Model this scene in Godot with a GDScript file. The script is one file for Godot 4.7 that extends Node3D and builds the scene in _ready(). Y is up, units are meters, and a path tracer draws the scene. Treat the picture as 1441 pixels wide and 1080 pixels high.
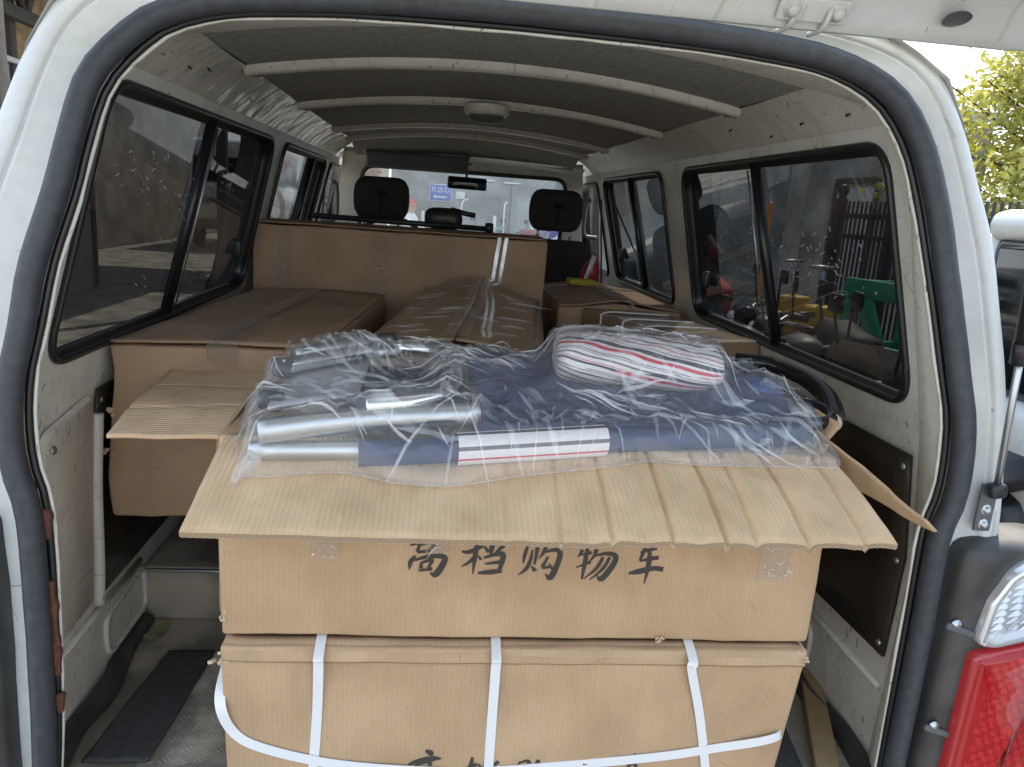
extends Node3D

var rng := RandomNumberGenerator.new()
var noise := FastNoiseLite.new()
var ridge := FastNoiseLite.new()
var M := {}
var T := {}
var van: Node3D

# ------------------------------------------------------------------ helpers
func start(smooth := true) -> SurfaceTool:
	var st := SurfaceTool.new()
	st.begin(Mesh.PRIMITIVE_TRIANGLES)
	st.set_smooth_group(0 if smooth else -1)
	return st

func obj(called: String, st: SurfaceTool, m: Material, parent: Node = null) -> MeshInstance3D:
	st.generate_normals()
	st.index()
	var o := MeshInstance3D.new()
	o.name = called
	o.mesh = st.commit()
	o.material_override = m
	(parent if parent else self).add_child(o, true)
	return o

func copy_part(called: String, mesh: Mesh, m: Material, parent: Node, xf: Transform3D) -> MeshInstance3D:
	var o := MeshInstance3D.new()
	o.name = called
	o.mesh = mesh
	o.material_override = m
	o.transform = xf
	parent.add_child(o, true)
	return o

func mesh_of(st: SurfaceTool) -> ArrayMesh:
	st.generate_normals()
	st.index()
	return st.commit()

func thing(called: String, label: String, category: String, at := Vector3.ZERO, turn := 0.0, group := "") -> Node3D:
	var o := Node3D.new()
	o.name = called
	add_child(o, true)
	o.position = at
	o.rotation.y = turn
	tag(o, label, category, group)
	return o

func tag(o: Node, label: String, category: String, group := "") -> void:
	o.set_meta("label", label)
	o.set_meta("category", category)
	if group != "":
		o.set_meta("group", group)

func part(called: String, parent: Node, at := Vector3.ZERO) -> Node3D:
	var o := Node3D.new()
	o.name = called
	o.position = at
	parent.add_child(o, true)
	return o

func structure(o: Node) -> Node:
	o.set_meta("kind", "structure")
	return o

func tri(st: SurfaceTool, a: Vector3, b: Vector3, c: Vector3, ua := Vector2.ZERO, ub := Vector2.ZERO, uc := Vector2.ZERO) -> void:
	st.set_uv(ua); st.add_vertex(a)
	st.set_uv(ub); st.add_vertex(b)
	st.set_uv(uc); st.add_vertex(c)

func quad(st: SurfaceTool, a: Vector3, b: Vector3, c: Vector3, d: Vector3, w := -1.0, h := -1.0) -> void:
	var uw := w if w > 0 else a.distance_to(b)
	var uh := h if h > 0 else a.distance_to(d)
	tri(st, a, d, c, Vector2(0, 0), Vector2(0, uh), Vector2(uw, uh))
	tri(st, a, c, b, Vector2(0, 0), Vector2(uw, uh), Vector2(uw, 0))

func grid(st: SurfaceTool, nu: int, nv: int, f: Callable, su := 1.0, sv := 1.0, flip := false) -> void:
	var p := []
	for j in nv + 1:
		for i in nu + 1:
			p.append(f.call(float(i) / nu, float(j) / nv))
	for j in nv:
		for i in nu:
			var k := j * (nu + 1) + i
			var a: Vector3 = p[k]
			var b: Vector3 = p[k + 1]
			var c: Vector3 = p[k + nu + 2]
			var d: Vector3 = p[k + nu + 1]
			var u0 := su * i / nu
			var u1 := su * (i + 1) / nu
			var v0 := sv * j / nv
			var v1 := sv * (j + 1) / nv
			if flip:
				tri(st, a, b, c, Vector2(u0, v0), Vector2(u1, v0), Vector2(u1, v1))
				tri(st, a, c, d, Vector2(u0, v0), Vector2(u1, v1), Vector2(u0, v1))
			else:
				tri(st, a, c, b, Vector2(u0, v0), Vector2(u1, v1), Vector2(u1, v0))
				tri(st, a, d, c, Vector2(u0, v0), Vector2(u0, v1), Vector2(u1, v1))

# a bent sheet with thickness: f gives the upper face, the lower lies th below along n
func slab(st: SurfaceTool, nu: int, nv: int, f: Callable, n: Vector3, th: float, su := 1.0, sv := 1.0) -> void:
	var low := func(u: float, v: float) -> Vector3: return f.call(u, v) - n * th
	grid(st, nu, nv, f, su, sv)
	grid(st, nu, nv, low, su, sv, true)
	for i in nu:
		var u0 := float(i) / nu
		var u1 := float(i + 1) / nu
		quad(st, low.call(u0, 0.0), low.call(u1, 0.0), f.call(u1, 0.0), f.call(u0, 0.0))
		quad(st, low.call(u1, 1.0), low.call(u0, 1.0), f.call(u0, 1.0), f.call(u1, 1.0))
	for j in nv:
		var v0 := float(j) / nv
		var v1 := float(j + 1) / nv
		quad(st, low.call(0.0, v1), low.call(0.0, v0), f.call(0.0, v0), f.call(0.0, v1))
		quad(st, low.call(1.0, v0), low.call(1.0, v1), f.call(1.0, v1), f.call(1.0, v0))

func smooth_path(pts: Array, per: int, closed := false) -> PackedVector3Array:
	var out := PackedVector3Array()
	var n := pts.size()
	for i in (n if closed else n - 1):
		var p0: Vector3 = pts[(i - 1 + n) % n] if closed or i > 0 else pts[0] * 2.0 - pts[1]
		var p1: Vector3 = pts[i]
		var p2: Vector3 = pts[(i + 1) % n]
		var p3: Vector3 = pts[(i + 2) % n] if closed or i < n - 2 else pts[n - 1] * 2.0 - pts[n - 2]
		for k in per:
			out.append(p1.cubic_interpolate(p2, p0, p3, float(k) / per))
	if not closed:
		out.append(pts[n - 1])
	return out

func tube(st: SurfaceTool, pts: PackedVector3Array, r: float, sides := 8, caps := true, r2 := -1.0, flat := 1.0) -> void:
	var n := pts.size()
	var rings := []
	var up := Vector3.UP
	var prev := Vector3.ZERO
	for i in n:
		var d := (pts[mini(i + 1, n - 1)] - pts[maxi(i - 1, 0)]).normalized()
		if i == 0:
			up = Vector3.UP if absf(d.y) < 0.9 else Vector3.RIGHT
		var x := d.cross(up).normalized()
		up = x.cross(d).normalized()
		prev = d
		var rr := r if r2 < 0 else lerpf(r, r2, float(i) / (n - 1))
		var ring := PackedVector3Array()
		for k in sides:
			var a := TAU * k / sides
			ring.append(pts[i] + (x * cos(a) + up * sin(a) * flat) * rr)
		rings.append(ring)
	var len := 0.0
	for i in n - 1:
		var seg := pts[i].distance_to(pts[i + 1])
		for k in sides:
			var q := (k + 1) % sides
			var a: Vector3 = rings[i][k]
			var b: Vector3 = rings[i][q]
			var c: Vector3 = rings[i + 1][q]
			var d: Vector3 = rings[i + 1][k]
			var u0 := TAU * r * k / sides
			var u1 := TAU * r * (k + 1) / sides
			tri(st, a, b, c, Vector2(u0, len), Vector2(u1, len), Vector2(u1, len + seg))
			tri(st, a, c, d, Vector2(u0, len), Vector2(u1, len + seg), Vector2(u0, len + seg))
		len += seg
	if caps:
		for k in sides:
			var q := (k + 1) % sides
			tri(st, pts[0], rings[0][q], rings[0][k])
			tri(st, pts[n - 1], rings[n - 1][k], rings[n - 1][q])

func rod(st: SurfaceTool, a: Vector3, b: Vector3, r: float, sides := 8, r2 := -1.0) -> void:
	tube(st, PackedVector3Array([a, b]), r, sides, true, r2)

func lathe(st: SurfaceTool, prof: Array, seg: int, xf := Transform3D()) -> void:
	for i in prof.size() - 1:
		var p: Vector2 = prof[i]
		var q: Vector2 = prof[i + 1]
		for k in seg:
			var a := TAU * k / seg
			var b := TAU * (k + 1) / seg
			var v0 := xf * Vector3(p.x * cos(a), p.y, p.x * sin(a))
			var v1 := xf * Vector3(p.x * cos(b), p.y, p.x * sin(b))
			var v2 := xf * Vector3(q.x * cos(b), q.y, q.x * sin(b))
			var v3 := xf * Vector3(q.x * cos(a), q.y, q.x * sin(a))
			if q.x > 1e-5:
				tri(st, v0, v2, v3)
			if p.x > 1e-5:
				tri(st, v0, v1, v2)

func torus(st: SurfaceTool, R: float, r: float, seg: int, sides: int, xf: Transform3D) -> void:
	var pts := []
	for k in sides + 1:
		var a := TAU * k / sides
		pts.append(Vector2(R + r * cos(a), r * sin(a)))
	lathe(st, pts, seg, xf)

func axis_cuts(h: float, r: float, n: int) -> PackedFloat32Array:
	var c := PackedFloat32Array([-h, -h + r * 0.35, -h + r])
	for i in range(1, n):
		c.append(lerpf(-h + r, h - r, float(i) / n))
	c.append_array([h - r, h - r * 0.35, h])
	return c

# rounded box with optional bumps (amp, noise frequency in 1/m) and a warp of the finished point
func rbox(st: SurfaceTool, size: Vector3, r: float, seg := Vector3i(1, 1, 1), xf := Transform3D(), amp := 0.0, freq := 5.0, warp: Variant = null, seedv := Vector3.ZERO) -> void:
	var h := size / 2.0
	r = minf(r, minf(h.x, minf(h.y, h.z)) * 0.98)
	var cuts := [axis_cuts(h.x, r, seg.x), axis_cuts(h.y, r, seg.y), axis_cuts(h.z, r, seg.z)]
	for axis in 3:
		var ua := (axis + 1) % 3
		var va := (axis + 2) % 3
		var cu: PackedFloat32Array = cuts[ua]
		var cv: PackedFloat32Array = cuts[va]
		for side in [-1, 1]:
			var pts := []
			for v in cv:
				for u in cu:
					var p := Vector3.ZERO
					p[axis] = h[axis] * side
					p[ua] = u
					p[va] = v
					var inner := p.clamp(-h + Vector3.ONE * r, h - Vector3.ONE * r)
					var dir := (p - inner).normalized()
					var q := inner + dir * r
					if amp > 0.0:
						q += dir * amp * noise.get_noise_3dv((q + seedv) * freq * 100.0)
					if warp != null:
						q = warp.call(q)
					pts.append(xf * q)
			var nu := cu.size()
			for j in cv.size() - 1:
				for i in nu - 1:
					var a: Vector3 = pts[j * nu + i]
					var b: Vector3 = pts[j * nu + i + 1]
					var c: Vector3 = pts[(j + 1) * nu + i + 1]
					var d: Vector3 = pts[(j + 1) * nu + i]
					var ta: Vector2
					var tb: Vector2
					var tc: Vector2
					var td: Vector2
					var uvf := func(uu: float, vv: float) -> Vector2:
						if axis == 0: return Vector2(vv, -uu)   # u = y, v = z
						if axis == 1: return Vector2(vv, uu)    # u = z, v = x
						return Vector2(uu, -vv)                 # u = x, v = y
					ta = uvf.call(cu[i], cv[j]) + Vector2(seedv.x + axis * 0.31, seedv.y + side * 0.17)
					tb = uvf.call(cu[i + 1], cv[j]) + Vector2(seedv.x + axis * 0.31, seedv.y + side * 0.17)
					tc = uvf.call(cu[i + 1], cv[j + 1]) + Vector2(seedv.x + axis * 0.31, seedv.y + side * 0.17)
					td = uvf.call(cu[i], cv[j + 1]) + Vector2(seedv.x + axis * 0.31, seedv.y + side * 0.17)
					if side > 0:
						tri(st, a, c, b, ta, tc, tb)
						tri(st, a, d, c, ta, td, tc)
					else:
						tri(st, a, b, c, ta, tb, tc)
						tri(st, a, c, d, ta, tc, td)

func bx(st: SurfaceTool, c: Vector3, size: Vector3, r := 0.004, basis := Basis()) -> void:
	rbox(st, size, r, Vector3i(1, 1, 1), Transform3D(basis, c))

# flat outline (x, y) pushed out along z by depth
func prism(st: SurfaceTool, poly: PackedVector2Array, depth: float, xf := Transform3D()) -> void:
	var ix := Geometry2D.triangulate_polygon(poly)
	for i in range(0, ix.size(), 3):
		var a := poly[ix[i]]
		var b := poly[ix[i + 1]]
		var c := poly[ix[i + 2]]
		if (b - a).cross(c - a) > 0:
			var s := b
			b = c
			c = s
		tri(st, xf * Vector3(a.x, a.y, depth), xf * Vector3(b.x, b.y, depth), xf * Vector3(c.x, c.y, depth), a, b, c)
		tri(st, xf * Vector3(a.x, a.y, 0), xf * Vector3(c.x, c.y, 0), xf * Vector3(b.x, b.y, 0), a, c, b)
	var n := poly.size()
	for i in n:
		var a := poly[i]
		var b := poly[(i + 1) % n]
		quad(st, xf * Vector3(a.x, a.y, 0), xf * Vector3(b.x, b.y, 0), xf * Vector3(b.x, b.y, depth), xf * Vector3(a.x, a.y, depth))

func round_poly(pts: Array, radius: float, n := 6) -> PackedVector2Array:
	var out := PackedVector2Array()
	var m := pts.size()
	for i in m:
		var p: Vector2 = pts[i]
		var a: Vector2 = (pts[(i - 1 + m) % m] - p).normalized()
		var b: Vector2 = (pts[(i + 1) % m] - p).normalized()
		var s := p + a * radius
		var e := p + b * radius
		for k in n + 1:
			var t := float(k) / n
			out.append(s.lerp(p, t).lerp(p.lerp(e, t), t))
	return out

func stroke(st: SurfaceTool, pts: Array, at: Callable, lift: float, wider := 1.0) -> void:
	var path := PackedVector3Array()
	var three := []
	for p in pts:
		three.append(Vector3(p[0], p[1], p[2]))
	path = smooth_path(three, 4) if three.size() > 2 else smooth_path(three, 3)
	var n := path.size()
	var lft := []
	var rgt := []
	for i in n:
		var d := path[mini(i + 1, n - 1)] - path[maxi(i - 1, 0)]
		var s := Vector2(-d.y, d.x).normalized() * path[i].z * wider * 0.5
		lft.append(at.call(path[i].x + s.x, path[i].y + s.y, lift))
		rgt.append(at.call(path[i].x - s.x, path[i].y - s.y, lift))
	for i in n - 1:
		quad(st, lft[i], rgt[i], rgt[i + 1], lft[i + 1])

# ------------------------------------------------------------------ textures and materials
func bytes_noise(n: int, freq: float, seedn: int, octaves := 4, h := -1, type := FastNoiseLite.TYPE_SIMPLEX_SMOOTH) -> PackedByteArray:
	var f := FastNoiseLite.new()
	f.noise_type = type
	f.seed = seedn
	f.frequency = freq
	f.fractal_octaves = octaves
	var im := f.get_seamless_image(n, h if h > 0 else n)
	if h > 0 and h != n:
		im.resize(n, n, Image.INTERPOLATE_CUBIC)
	im.convert(Image.FORMAT_L8)
	return im.get_data()

func tex_from(n: int, f: Callable) -> Image:
	var b := PackedByteArray()
	b.resize(n * n * 3)
	var k := 0
	for y in n:
		for x in n:
			var c: Color = f.call(x, y, y * n + x)
			b[k] = clampi(int(c.r * 255.0), 0, 255)
			b[k + 1] = clampi(int(c.g * 255.0), 0, 255)
			b[k + 2] = clampi(int(c.b * 255.0), 0, 255)
			k += 3
	return Image.create_from_data(n, n, false, Image.FORMAT_RGB8, b)

func scratches(im: Image, count: int, longest: float, c: Color, seedn: int, slope := 9.0, wide := 1) -> void:
	var r := RandomNumberGenerator.new()
	r.seed = seedn
	var n := im.get_width()
	for k in count:
		var x := r.randf() * n
		var y := r.randf() * n
		var a := r.randf() * TAU if slope > 8.0 else slope + r.randf_range(-0.35, 0.35)
		var l := r.randf() * r.randf() * longest
		var bend := r.randf_range(-0.03, 0.03)
		var w := 1 + r.randi() % wide
		var al := r.randf_range(0.35, 1.0)
		for s in int(l):
			x += cos(a)
			y += sin(a)
			a += bend * 0.2
			for q in w:
				var px := posmod(int(x) + q, n)
				var py := posmod(int(y), n)
				im.set_pixel(px, py, im.get_pixel(px, py).lerp(c, al))

func as_tex(im: Image) -> ImageTexture:
	im.generate_mipmaps()
	return ImageTexture.create_from_image(im)

func mat(called: String, c: Color, rough := 0.6, metal := 0.0) -> StandardMaterial3D:
	var m := StandardMaterial3D.new()
	m.resource_name = called
	m.albedo_color = c.linear_to_srgb()
	m.roughness = rough
	m.metallic = metal
	m.cull_mode = BaseMaterial3D.CULL_DISABLED
	M[called] = m
	return m

func textured(m: StandardMaterial3D, t: Texture2D, scale: float, triplanar := true) -> StandardMaterial3D:
	m.albedo_texture = t
	m.uv1_scale = Vector3.ONE * scale
	m.uv1_triplanar = triplanar
	return m

func relief(m: StandardMaterial3D, t: Texture2D, cm: float) -> StandardMaterial3D:
	m.heightmap_enabled = true
	m.heightmap_texture = t
	m.heightmap_scale = cm
	return m

func clear(called: String, c: Color, alpha: float, rough := 0.05) -> StandardMaterial3D:
	var m := mat(called, c, rough)
	m.transparency = BaseMaterial3D.TRANSPARENCY_ALPHA
	m.albedo_color.a = alpha
	return m

func make_materials() -> void:
	# corrugated cardboard: liner fibres, faint flutes, scuffs, one metre to the tile
	var n := 1024
	var big := bytes_noise(n, 0.004, 3, 4)
	var fine := bytes_noise(n, 0.12, 5, 2)
	var fib := bytes_noise(n, 0.03, 9, 4, 256)
	var card := tex_from(n, func(x: int, y: int, k: int) -> Color:
		var v := 0.90 + 0.12 * (big[k] / 255.0 - 0.5) + 0.04 * (fine[k] / 255.0 - 0.5) + 0.03 * (fib[k] / 255.0 - 0.5)
		v += 0.012 * sin(x * TAU / 8.0)
		return Color(v, v * (0.99 + 0.02 * (big[k] / 255.0)), v * (0.965 + 0.05 * (big[k] / 255.0))))
	scratches(card, 220, 110, Color(1.0, 0.97, 0.92), 4)
	scratches(card, 60, 60, Color(0.72, 0.68, 0.62), 8)
	T.card = as_tex(card)
	n = 512
	var flute_n := bytes_noise(n, 0.02, 21, 3)
	T.flute = as_tex(tex_from(n, func(x: int, y: int, k: int) -> Color:
		var v := 0.5 + 0.22 * sin(x * TAU / 8.0) + 0.5 * (flute_n[k] / 255.0 - 0.5)
		return Color(v, v, v)))
	# chipped, grubby white paint
	var d1 := bytes_noise(n, 0.006, 31, 5)
	var d2 := bytes_noise(n, 0.05, 33, 3)
	var paint := tex_from(n, func(x: int, y: int, k: int) -> Color:
		var a := d1[k] / 255.0
		var b := d2[k] / 255.0
		var v := 0.97 - 0.14 * maxf(0.0, a - 0.45) - 0.05 * b
		return Color(v, v * 0.995, v * (0.985 - 0.03 * a)))
	var clean_paint := paint.duplicate()
	scratches(clean_paint, 40, 40, Color(0.55, 0.52, 0.47), 77)
	scratches(clean_paint, 30, 90, Color(0.72, 0.67, 0.58), 78, 1.6, 4)
	scratches(clean_paint, 24, 14, Color(0.25, 0.22, 0.2), 79, 1.2, 2)
	T.paint = as_tex(clean_paint)
	var worn: Image = paint.duplicate()
	scratches(worn, 120, 70, Color(0.42, 0.37, 0.32), 12)
	scratches(worn, 110, 34, Color(0.12, 0.10, 0.09), 14, 1.9, 3)
	scratches(worn, 40, 60, Color(0.90, 0.88, 0.84), 15)
	T.worn = as_tex(worn)
	var d0 := bytes_noise(n, 0.010, 35, 2)
	T.dent = as_tex(tex_from(n, func(x: int, y: int, k: int) -> Color:
		var v := d0[k] / 255.0
		return Color(v, v, v)))
	# fine mottling shared by rubber, lining, plastics
	var m1 := bytes_noise(256, 0.03, 41, 4)
	var m2 := bytes_noise(256, 0.3, 43, 2)
	T.mottle = as_tex(tex_from(256, func(x: int, y: int, k: int) -> Color:
		var v := 0.84 + 0.26 * (m1[k] / 255.0 - 0.5) + 0.16 * (m2[k] / 255.0 - 0.5)
		return Color(v, v, v)))
	T.felt = as_tex(tex_from(256, func(x: int, y: int, k: int) -> Color:
		var v := 0.72 + 0.75 * (m2[k] / 255.0 - 0.5) + 0.2 * (m1[k] / 255.0 - 0.5)
		return Color(v, v, v)))
	var dusty := tex_from(512, func(x: int, y: int, k: int) -> Color:
		var a := smoothstep(0.35, 0.8, d1[k] / 255.0)
		var v := 0.72 + 0.28 * a
		return Color(v, v * 0.97, v * 0.92))
	scratches(dusty, 50, 110, Color(0.95, 0.93, 0.9), 55)
	T.dusty = as_tex(dusty)
	# concrete
	var c1 := bytes_noise(512, 0.008, 51, 6)
	var c2 := bytes_noise(512, 0.15, 53, 3)
	T.concrete = as_tex(tex_from(512, func(x: int, y: int, k: int) -> Color:
		var v := 0.80 + 0.4 * (c1[k] / 255.0 - 0.5) + 0.25 * (c2[k] / 255.0 - 0.5)
		return Color(v, v * 0.99, v * 0.97)))
	# crinkled film
	var r := FastNoiseLite.new()
	r.noise_type = FastNoiseLite.TYPE_SIMPLEX
	r.fractal_type = FastNoiseLite.FRACTAL_RIDGED
	r.fractal_octaves = 3
	r.frequency = 0.012
	r.seed = 61
	var cr := r.get_seamless_image(512, 512)
	cr.convert(Image.FORMAT_L8)
	T.crinkle = as_tex(cr)
	# stripes of the trolley cloth: white ground, grey, navy and red bands
	var bands := [[0.0, 0.10, 0], [0.10, 0.15, 3], [0.15, 0.17, 0], [0.17, 0.185, 2], [0.185, 0.26, 0], [0.26, 0.30, 1], [0.30, 0.36, 0], [0.36, 0.375, 3], [0.375, 0.40, 0], [0.40, 0.415, 3], [0.415, 0.50, 0], [0.50, 0.57, 2], [0.57, 0.62, 0], [0.62, 0.70, 3], [0.70, 0.74, 0], [0.74, 0.755, 1], [0.755, 0.83, 0], [0.83, 0.85, 2], [0.85, 0.93, 0], [0.93, 0.97, 1], [0.97, 1.01, 0]]
	var cols := [Color(0.93, 0.91, 0.90), Color(0.42, 0.38, 0.36), Color(0.80, 0.10, 0.20), Color(0.16, 0.17, 0.22)]
	T.stripes = as_tex(tex_from(256, func(x: int, y: int, k: int) -> Color:
		var v := y / 256.0
		for bnd in bands:
			if v >= bnd[0] and v < bnd[1]:
				return cols[bnd[2]] * (0.95 + 0.1 * (m2[k] / 255.0 - 0.5))
		return cols[0]))

	var m: StandardMaterial3D
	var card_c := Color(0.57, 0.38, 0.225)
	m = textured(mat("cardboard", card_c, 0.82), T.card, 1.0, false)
	relief(m, T.flute, 0.012)
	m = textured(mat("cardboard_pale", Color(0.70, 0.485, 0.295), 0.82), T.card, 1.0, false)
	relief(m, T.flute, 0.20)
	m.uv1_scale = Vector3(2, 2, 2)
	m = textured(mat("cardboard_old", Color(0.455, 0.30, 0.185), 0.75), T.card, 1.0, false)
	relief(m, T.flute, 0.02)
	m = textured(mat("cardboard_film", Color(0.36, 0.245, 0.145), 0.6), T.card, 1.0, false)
	m.clearcoat_enabled = true
	m.clearcoat = 0.7
	m.clearcoat_roughness = 0.12
	relief(m, T.crinkle, 0.06)
	m.uv1_scale = Vector3(1.0, 2.2, 1.0)
	mat("card_shade", Color(0.33, 0.23, 0.14), 0.95)  # dark brown standing in for shade inside the flutes
	mat("card_torn", Color(0.54, 0.42, 0.29), 0.95)
	mat("ink", Color(0.045, 0.038, 0.032), 0.7)
	m = textured(mat("white_paint", Color(0.68, 0.70, 0.70), 0.35), T.paint, 1.3)
	m.clearcoat_enabled = true
	m.clearcoat = 0.4
	m.clearcoat_roughness = 0.2
	m = textured(mat("inner_paint", Color(0.74, 0.72, 0.67), 0.34), T.worn, 1.6)
	relief(m, T.dent, 0.25)
	m = textured(mat("glossy_paint", Color(0.72, 0.71, 0.67), 0.15), T.worn, 2.1)
	relief(m, T.dent, 0.4)
	m = textured(mat("trim_paint", Color(0.72, 0.70, 0.65), 0.5), T.worn, 2.3)
	m = textured(mat("rubber", Color(0.055, 0.061, 0.071), 0.5), T.mottle, 5.0)
	m = textured(mat("black_plastic", Color(0.022, 0.023, 0.026), 0.42), T.mottle, 3.0)
	m = textured(mat("dusty_black", Color(0.075, 0.075, 0.078), 0.45), T.dusty, 2.0)
	m = textured(mat("dark_board", Color(0.042, 0.034, 0.027), 0.36), T.dusty, 1.1)
	mat("gasket", Color(0.012, 0.012, 0.013), 0.33)
	m = textured(mat("lining", Color(0.55, 0.525, 0.485), 0.9), T.felt, 6.0)
	m = textured(mat("carpet", Color(0.12, 0.12, 0.122), 1.0), T.felt, 5.0)
	relief(m, T.felt, 0.3)
	m = textured(mat("sheet_metal", Color(0.50, 0.47, 0.42), 0.45, 0.15), T.dusty, 1.2)
	m = textured(mat("tread_metal", Color(0.74, 0.72, 0.67), 0.38, 0.3), T.dusty, 1.5)
	m = textured(mat("rust", Color(0.22, 0.085, 0.045), 0.95), T.felt, 4.0)
	m = textured(mat("seat_cloth", Color(0.085, 0.080, 0.076), 0.95), T.felt, 9.0)
	mat("seat_thread", Color(0.008, 0.008, 0.008), 0.8)
	mat("chrome", Color(0.80, 0.80, 0.80), 0.16, 1.0)
	mat("satin_metal", Color(0.50, 0.51, 0.51), 0.38, 1.0)
	mat("silver_sheet", Color(0.60, 0.61, 0.62), 0.42, 0.6)
	m = textured(mat("navy_cloth", Color(0.026, 0.040, 0.125), 0.75), T.mottle, 8.0)
	m = textured(mat("black_cloth", Color(0.018, 0.022, 0.024), 0.7), T.mottle, 8.0)
	mat("blue_cloth", Color(0.04, 0.08, 0.26), 0.7)
	m = mat("striped_cloth", Color(0.92, 0.92, 0.92), 0.7)
	m.albedo_texture = T.stripes
	mat("gloss_black", Color(0.012, 0.012, 0.013), 0.10)
	mat("strap_white", Color(0.74, 0.74, 0.735), 0.4)
	m = textured(mat("wood", Color(0.42, 0.30, 0.15), 0.75), T.card, 2.5)
	mat("leaf_litter", Color(0.30, 0.30, 0.12), 0.8)
	mat("amber", Color(0.62, 0.50, 0.16), 0.5)
	m = clear("tinted_glass", Color(0.006, 0.007, 0.008), 0.89, 0.02)
	m = clear("front_glass", Color(0.62, 0.65, 0.66), 0.30, 0.04)
	m.backlight_enabled = true
	m.backlight = Color(0.27, 0.29, 0.30)
	m = clear("door_glass", Color(0.3, 0.32, 0.33), 0.12, 0.03)
	m = clear("plastic_film", Color(0.90, 0.91, 0.92), 0.075, 0.09)
	relief(m, T.crinkle, 0.16)
	m.uv1_scale = Vector3(3.2, 3.2, 3.2)
	clear("fold_glint", Color(0.95, 0.96, 0.97), 0.24, 0.14)  # whitish colour standing in for bright glints along folds and creases
	clear("crumple_glint", Color(0.95, 0.96, 0.97), 0.12, 0.08)  # fainter white, a painted sheen for crumpled film
	m = clear("tape", Color(0.80, 0.76, 0.68), 0.09, 0.05)
	relief(m, T.crinkle, 0.5)
	m.uv1_scale = Vector3(14, 14, 14)
	m = clear("clear_lens", Color(0.75, 0.77, 0.78), 0.22, 0.05)
	mat("lens_back", Color(0.72, 0.73, 0.74), 0.22, 0.7)
	clear("red_cover", Color(0.55, 0.006, 0.010), 0.42, 0.04)
	m = mat("red_lens", Color(0.40, 0.010, 0.014), 0.10)
	m.clearcoat_enabled = true
	m = mat("red_facets", Color(0.72, 0.014, 0.018), 0.18)
	m.clearcoat_enabled = true
	mat("mirror_glass", Color(0.03, 0.032, 0.035), 0.06, 0.9)
	mat("red_plastic", Color(0.30, 0.02, 0.025), 0.4)
	mat("red_cloth", Color(0.30, 0.03, 0.05), 0.85)
	mat("yellow_plastic", Color(0.62, 0.36, 0.02), 0.45)
	mat("bright_yellow", Color(0.42, 0.36, 0.03), 0.7)
	mat("green_plastic", Color(0.03, 0.32, 0.17), 0.45)
	mat("teal_paint", Color(0.15, 0.42, 0.37), 0.45)
	mat("grey_plastic", Color(0.10, 0.105, 0.11), 0.5)
	mat("white_plastic", Color(0.72, 0.72, 0.70), 0.45)
	mat("orange_plastic", Color(0.60, 0.22, 0.04), 0.5)
	m = textured(mat("fleece", Color(0.16, 0.13, 0.105), 1.0), T.felt, 8.0)
	relief(m, T.felt, 1.5)
	m = textured(mat("concrete", Color(0.42, 0.41, 0.385), 0.9), T.concrete, 0.45)
	m = textured(mat("plaster", Color(0.30, 0.29, 0.275), 0.9), T.concrete, 0.3)
	m = textured(mat("dark_render", Color(0.46, 0.50, 0.52), 0.85), T.concrete, 0.25)
	m = textured(mat("beige_wall", Color(0.74, 0.65, 0.52), 0.9), T.concrete, 0.4)
	m = textured(mat("white_wall", Color(0.80, 0.80, 0.78), 0.85), T.concrete, 0.3)
	m = textured(mat("brick_red", Color(0.45, 0.20, 0.11), 0.9), T.concrete, 2.0)
	m = textured(mat("roof_sheet", Color(0.24, 0.27, 0.30), 0.6), T.paint, 0.6)
	m = textured(mat("beam_steel", Color(0.055, 0.048, 0.042), 0.7), T.mottle, 2.0)
	m = textured(mat("ochre_board", Color(0.55, 0.38, 0.20), 0.85), T.concrete, 0.8)
	mat("fence_iron", Color(0.02, 0.022, 0.024), 0.5)
	m = textured(mat("bark", Color(0.10, 0.075, 0.055), 0.95), T.mottle, 3.0)
	m = mat("leaf", Color(1, 1, 1), 0.55)
	m.vertex_color_use_as_albedo = true
	m.backlight_enabled = true
	m.backlight = Color(0.75, 0.75, 0.3)
	mat("sign_blue", Color(0.035, 0.10, 0.50), 0.4)
	mat("skin", Color(0.45, 0.27, 0.19), 0.6)
	m = mat("clothes", Color(1, 1, 1), 0.85)
	m.vertex_color_use_as_albedo = true
	mat("blue_bin", Color(0.10, 0.13, 0.20), 0.6)
	mat("dark_glass", Color(0.01, 0.012, 0.014), 0.06)
	mat("tyre", Color(0.015, 0.015, 0.016), 0.85)

# ------------------------------------------------------------------ the van
const BELT := 1.235
const WTOP := 1.69
const SEAL := [[0.755, 0.45, 0.735], [0.752, 0.63, 0.718], [0.750, 0.88, 0.712], [0.748, 1.04, 0.715], [0.760, 1.11, 0.729], [0.759, 1.18, 0.732], [0.752, 1.25, 0.727], [0.735, 1.32, 0.713], [0.712, 1.42, 0.695], [0.688, 1.52, 0.667], [0.668, 1.60, 0.650], [0.641, 1.68, 0.626], [0.602, 1.74, 0.580], [0.555, 1.775, 0.535], [0.485, 1.80, 0.46], [0.39, 1.812, 0.37], [0.25, 1.822, 0.24], [0.0, 1.827, 0.0]]
const OUTER := [[0.84, 0.45], [0.862, 0.63], [0.885, 0.88], [0.882, 1.06], [0.845, 1.29], [0.815, 1.45], [0.793, 1.55], [0.764, 1.63], [0.738, 1.705], [0.702, 1.78], [0.670, 1.818], [0.615, 1.843], [0.5, 1.862], [0.3, 1.876], [0.0, 1.88]]

func wide(y: float) -> float:
	return along([[0.45, 0.775], [0.51, 0.78], [0.94, 0.79], [1.19, 0.757], [1.72, 0.628], [1.79, 0.54]], y)

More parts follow.
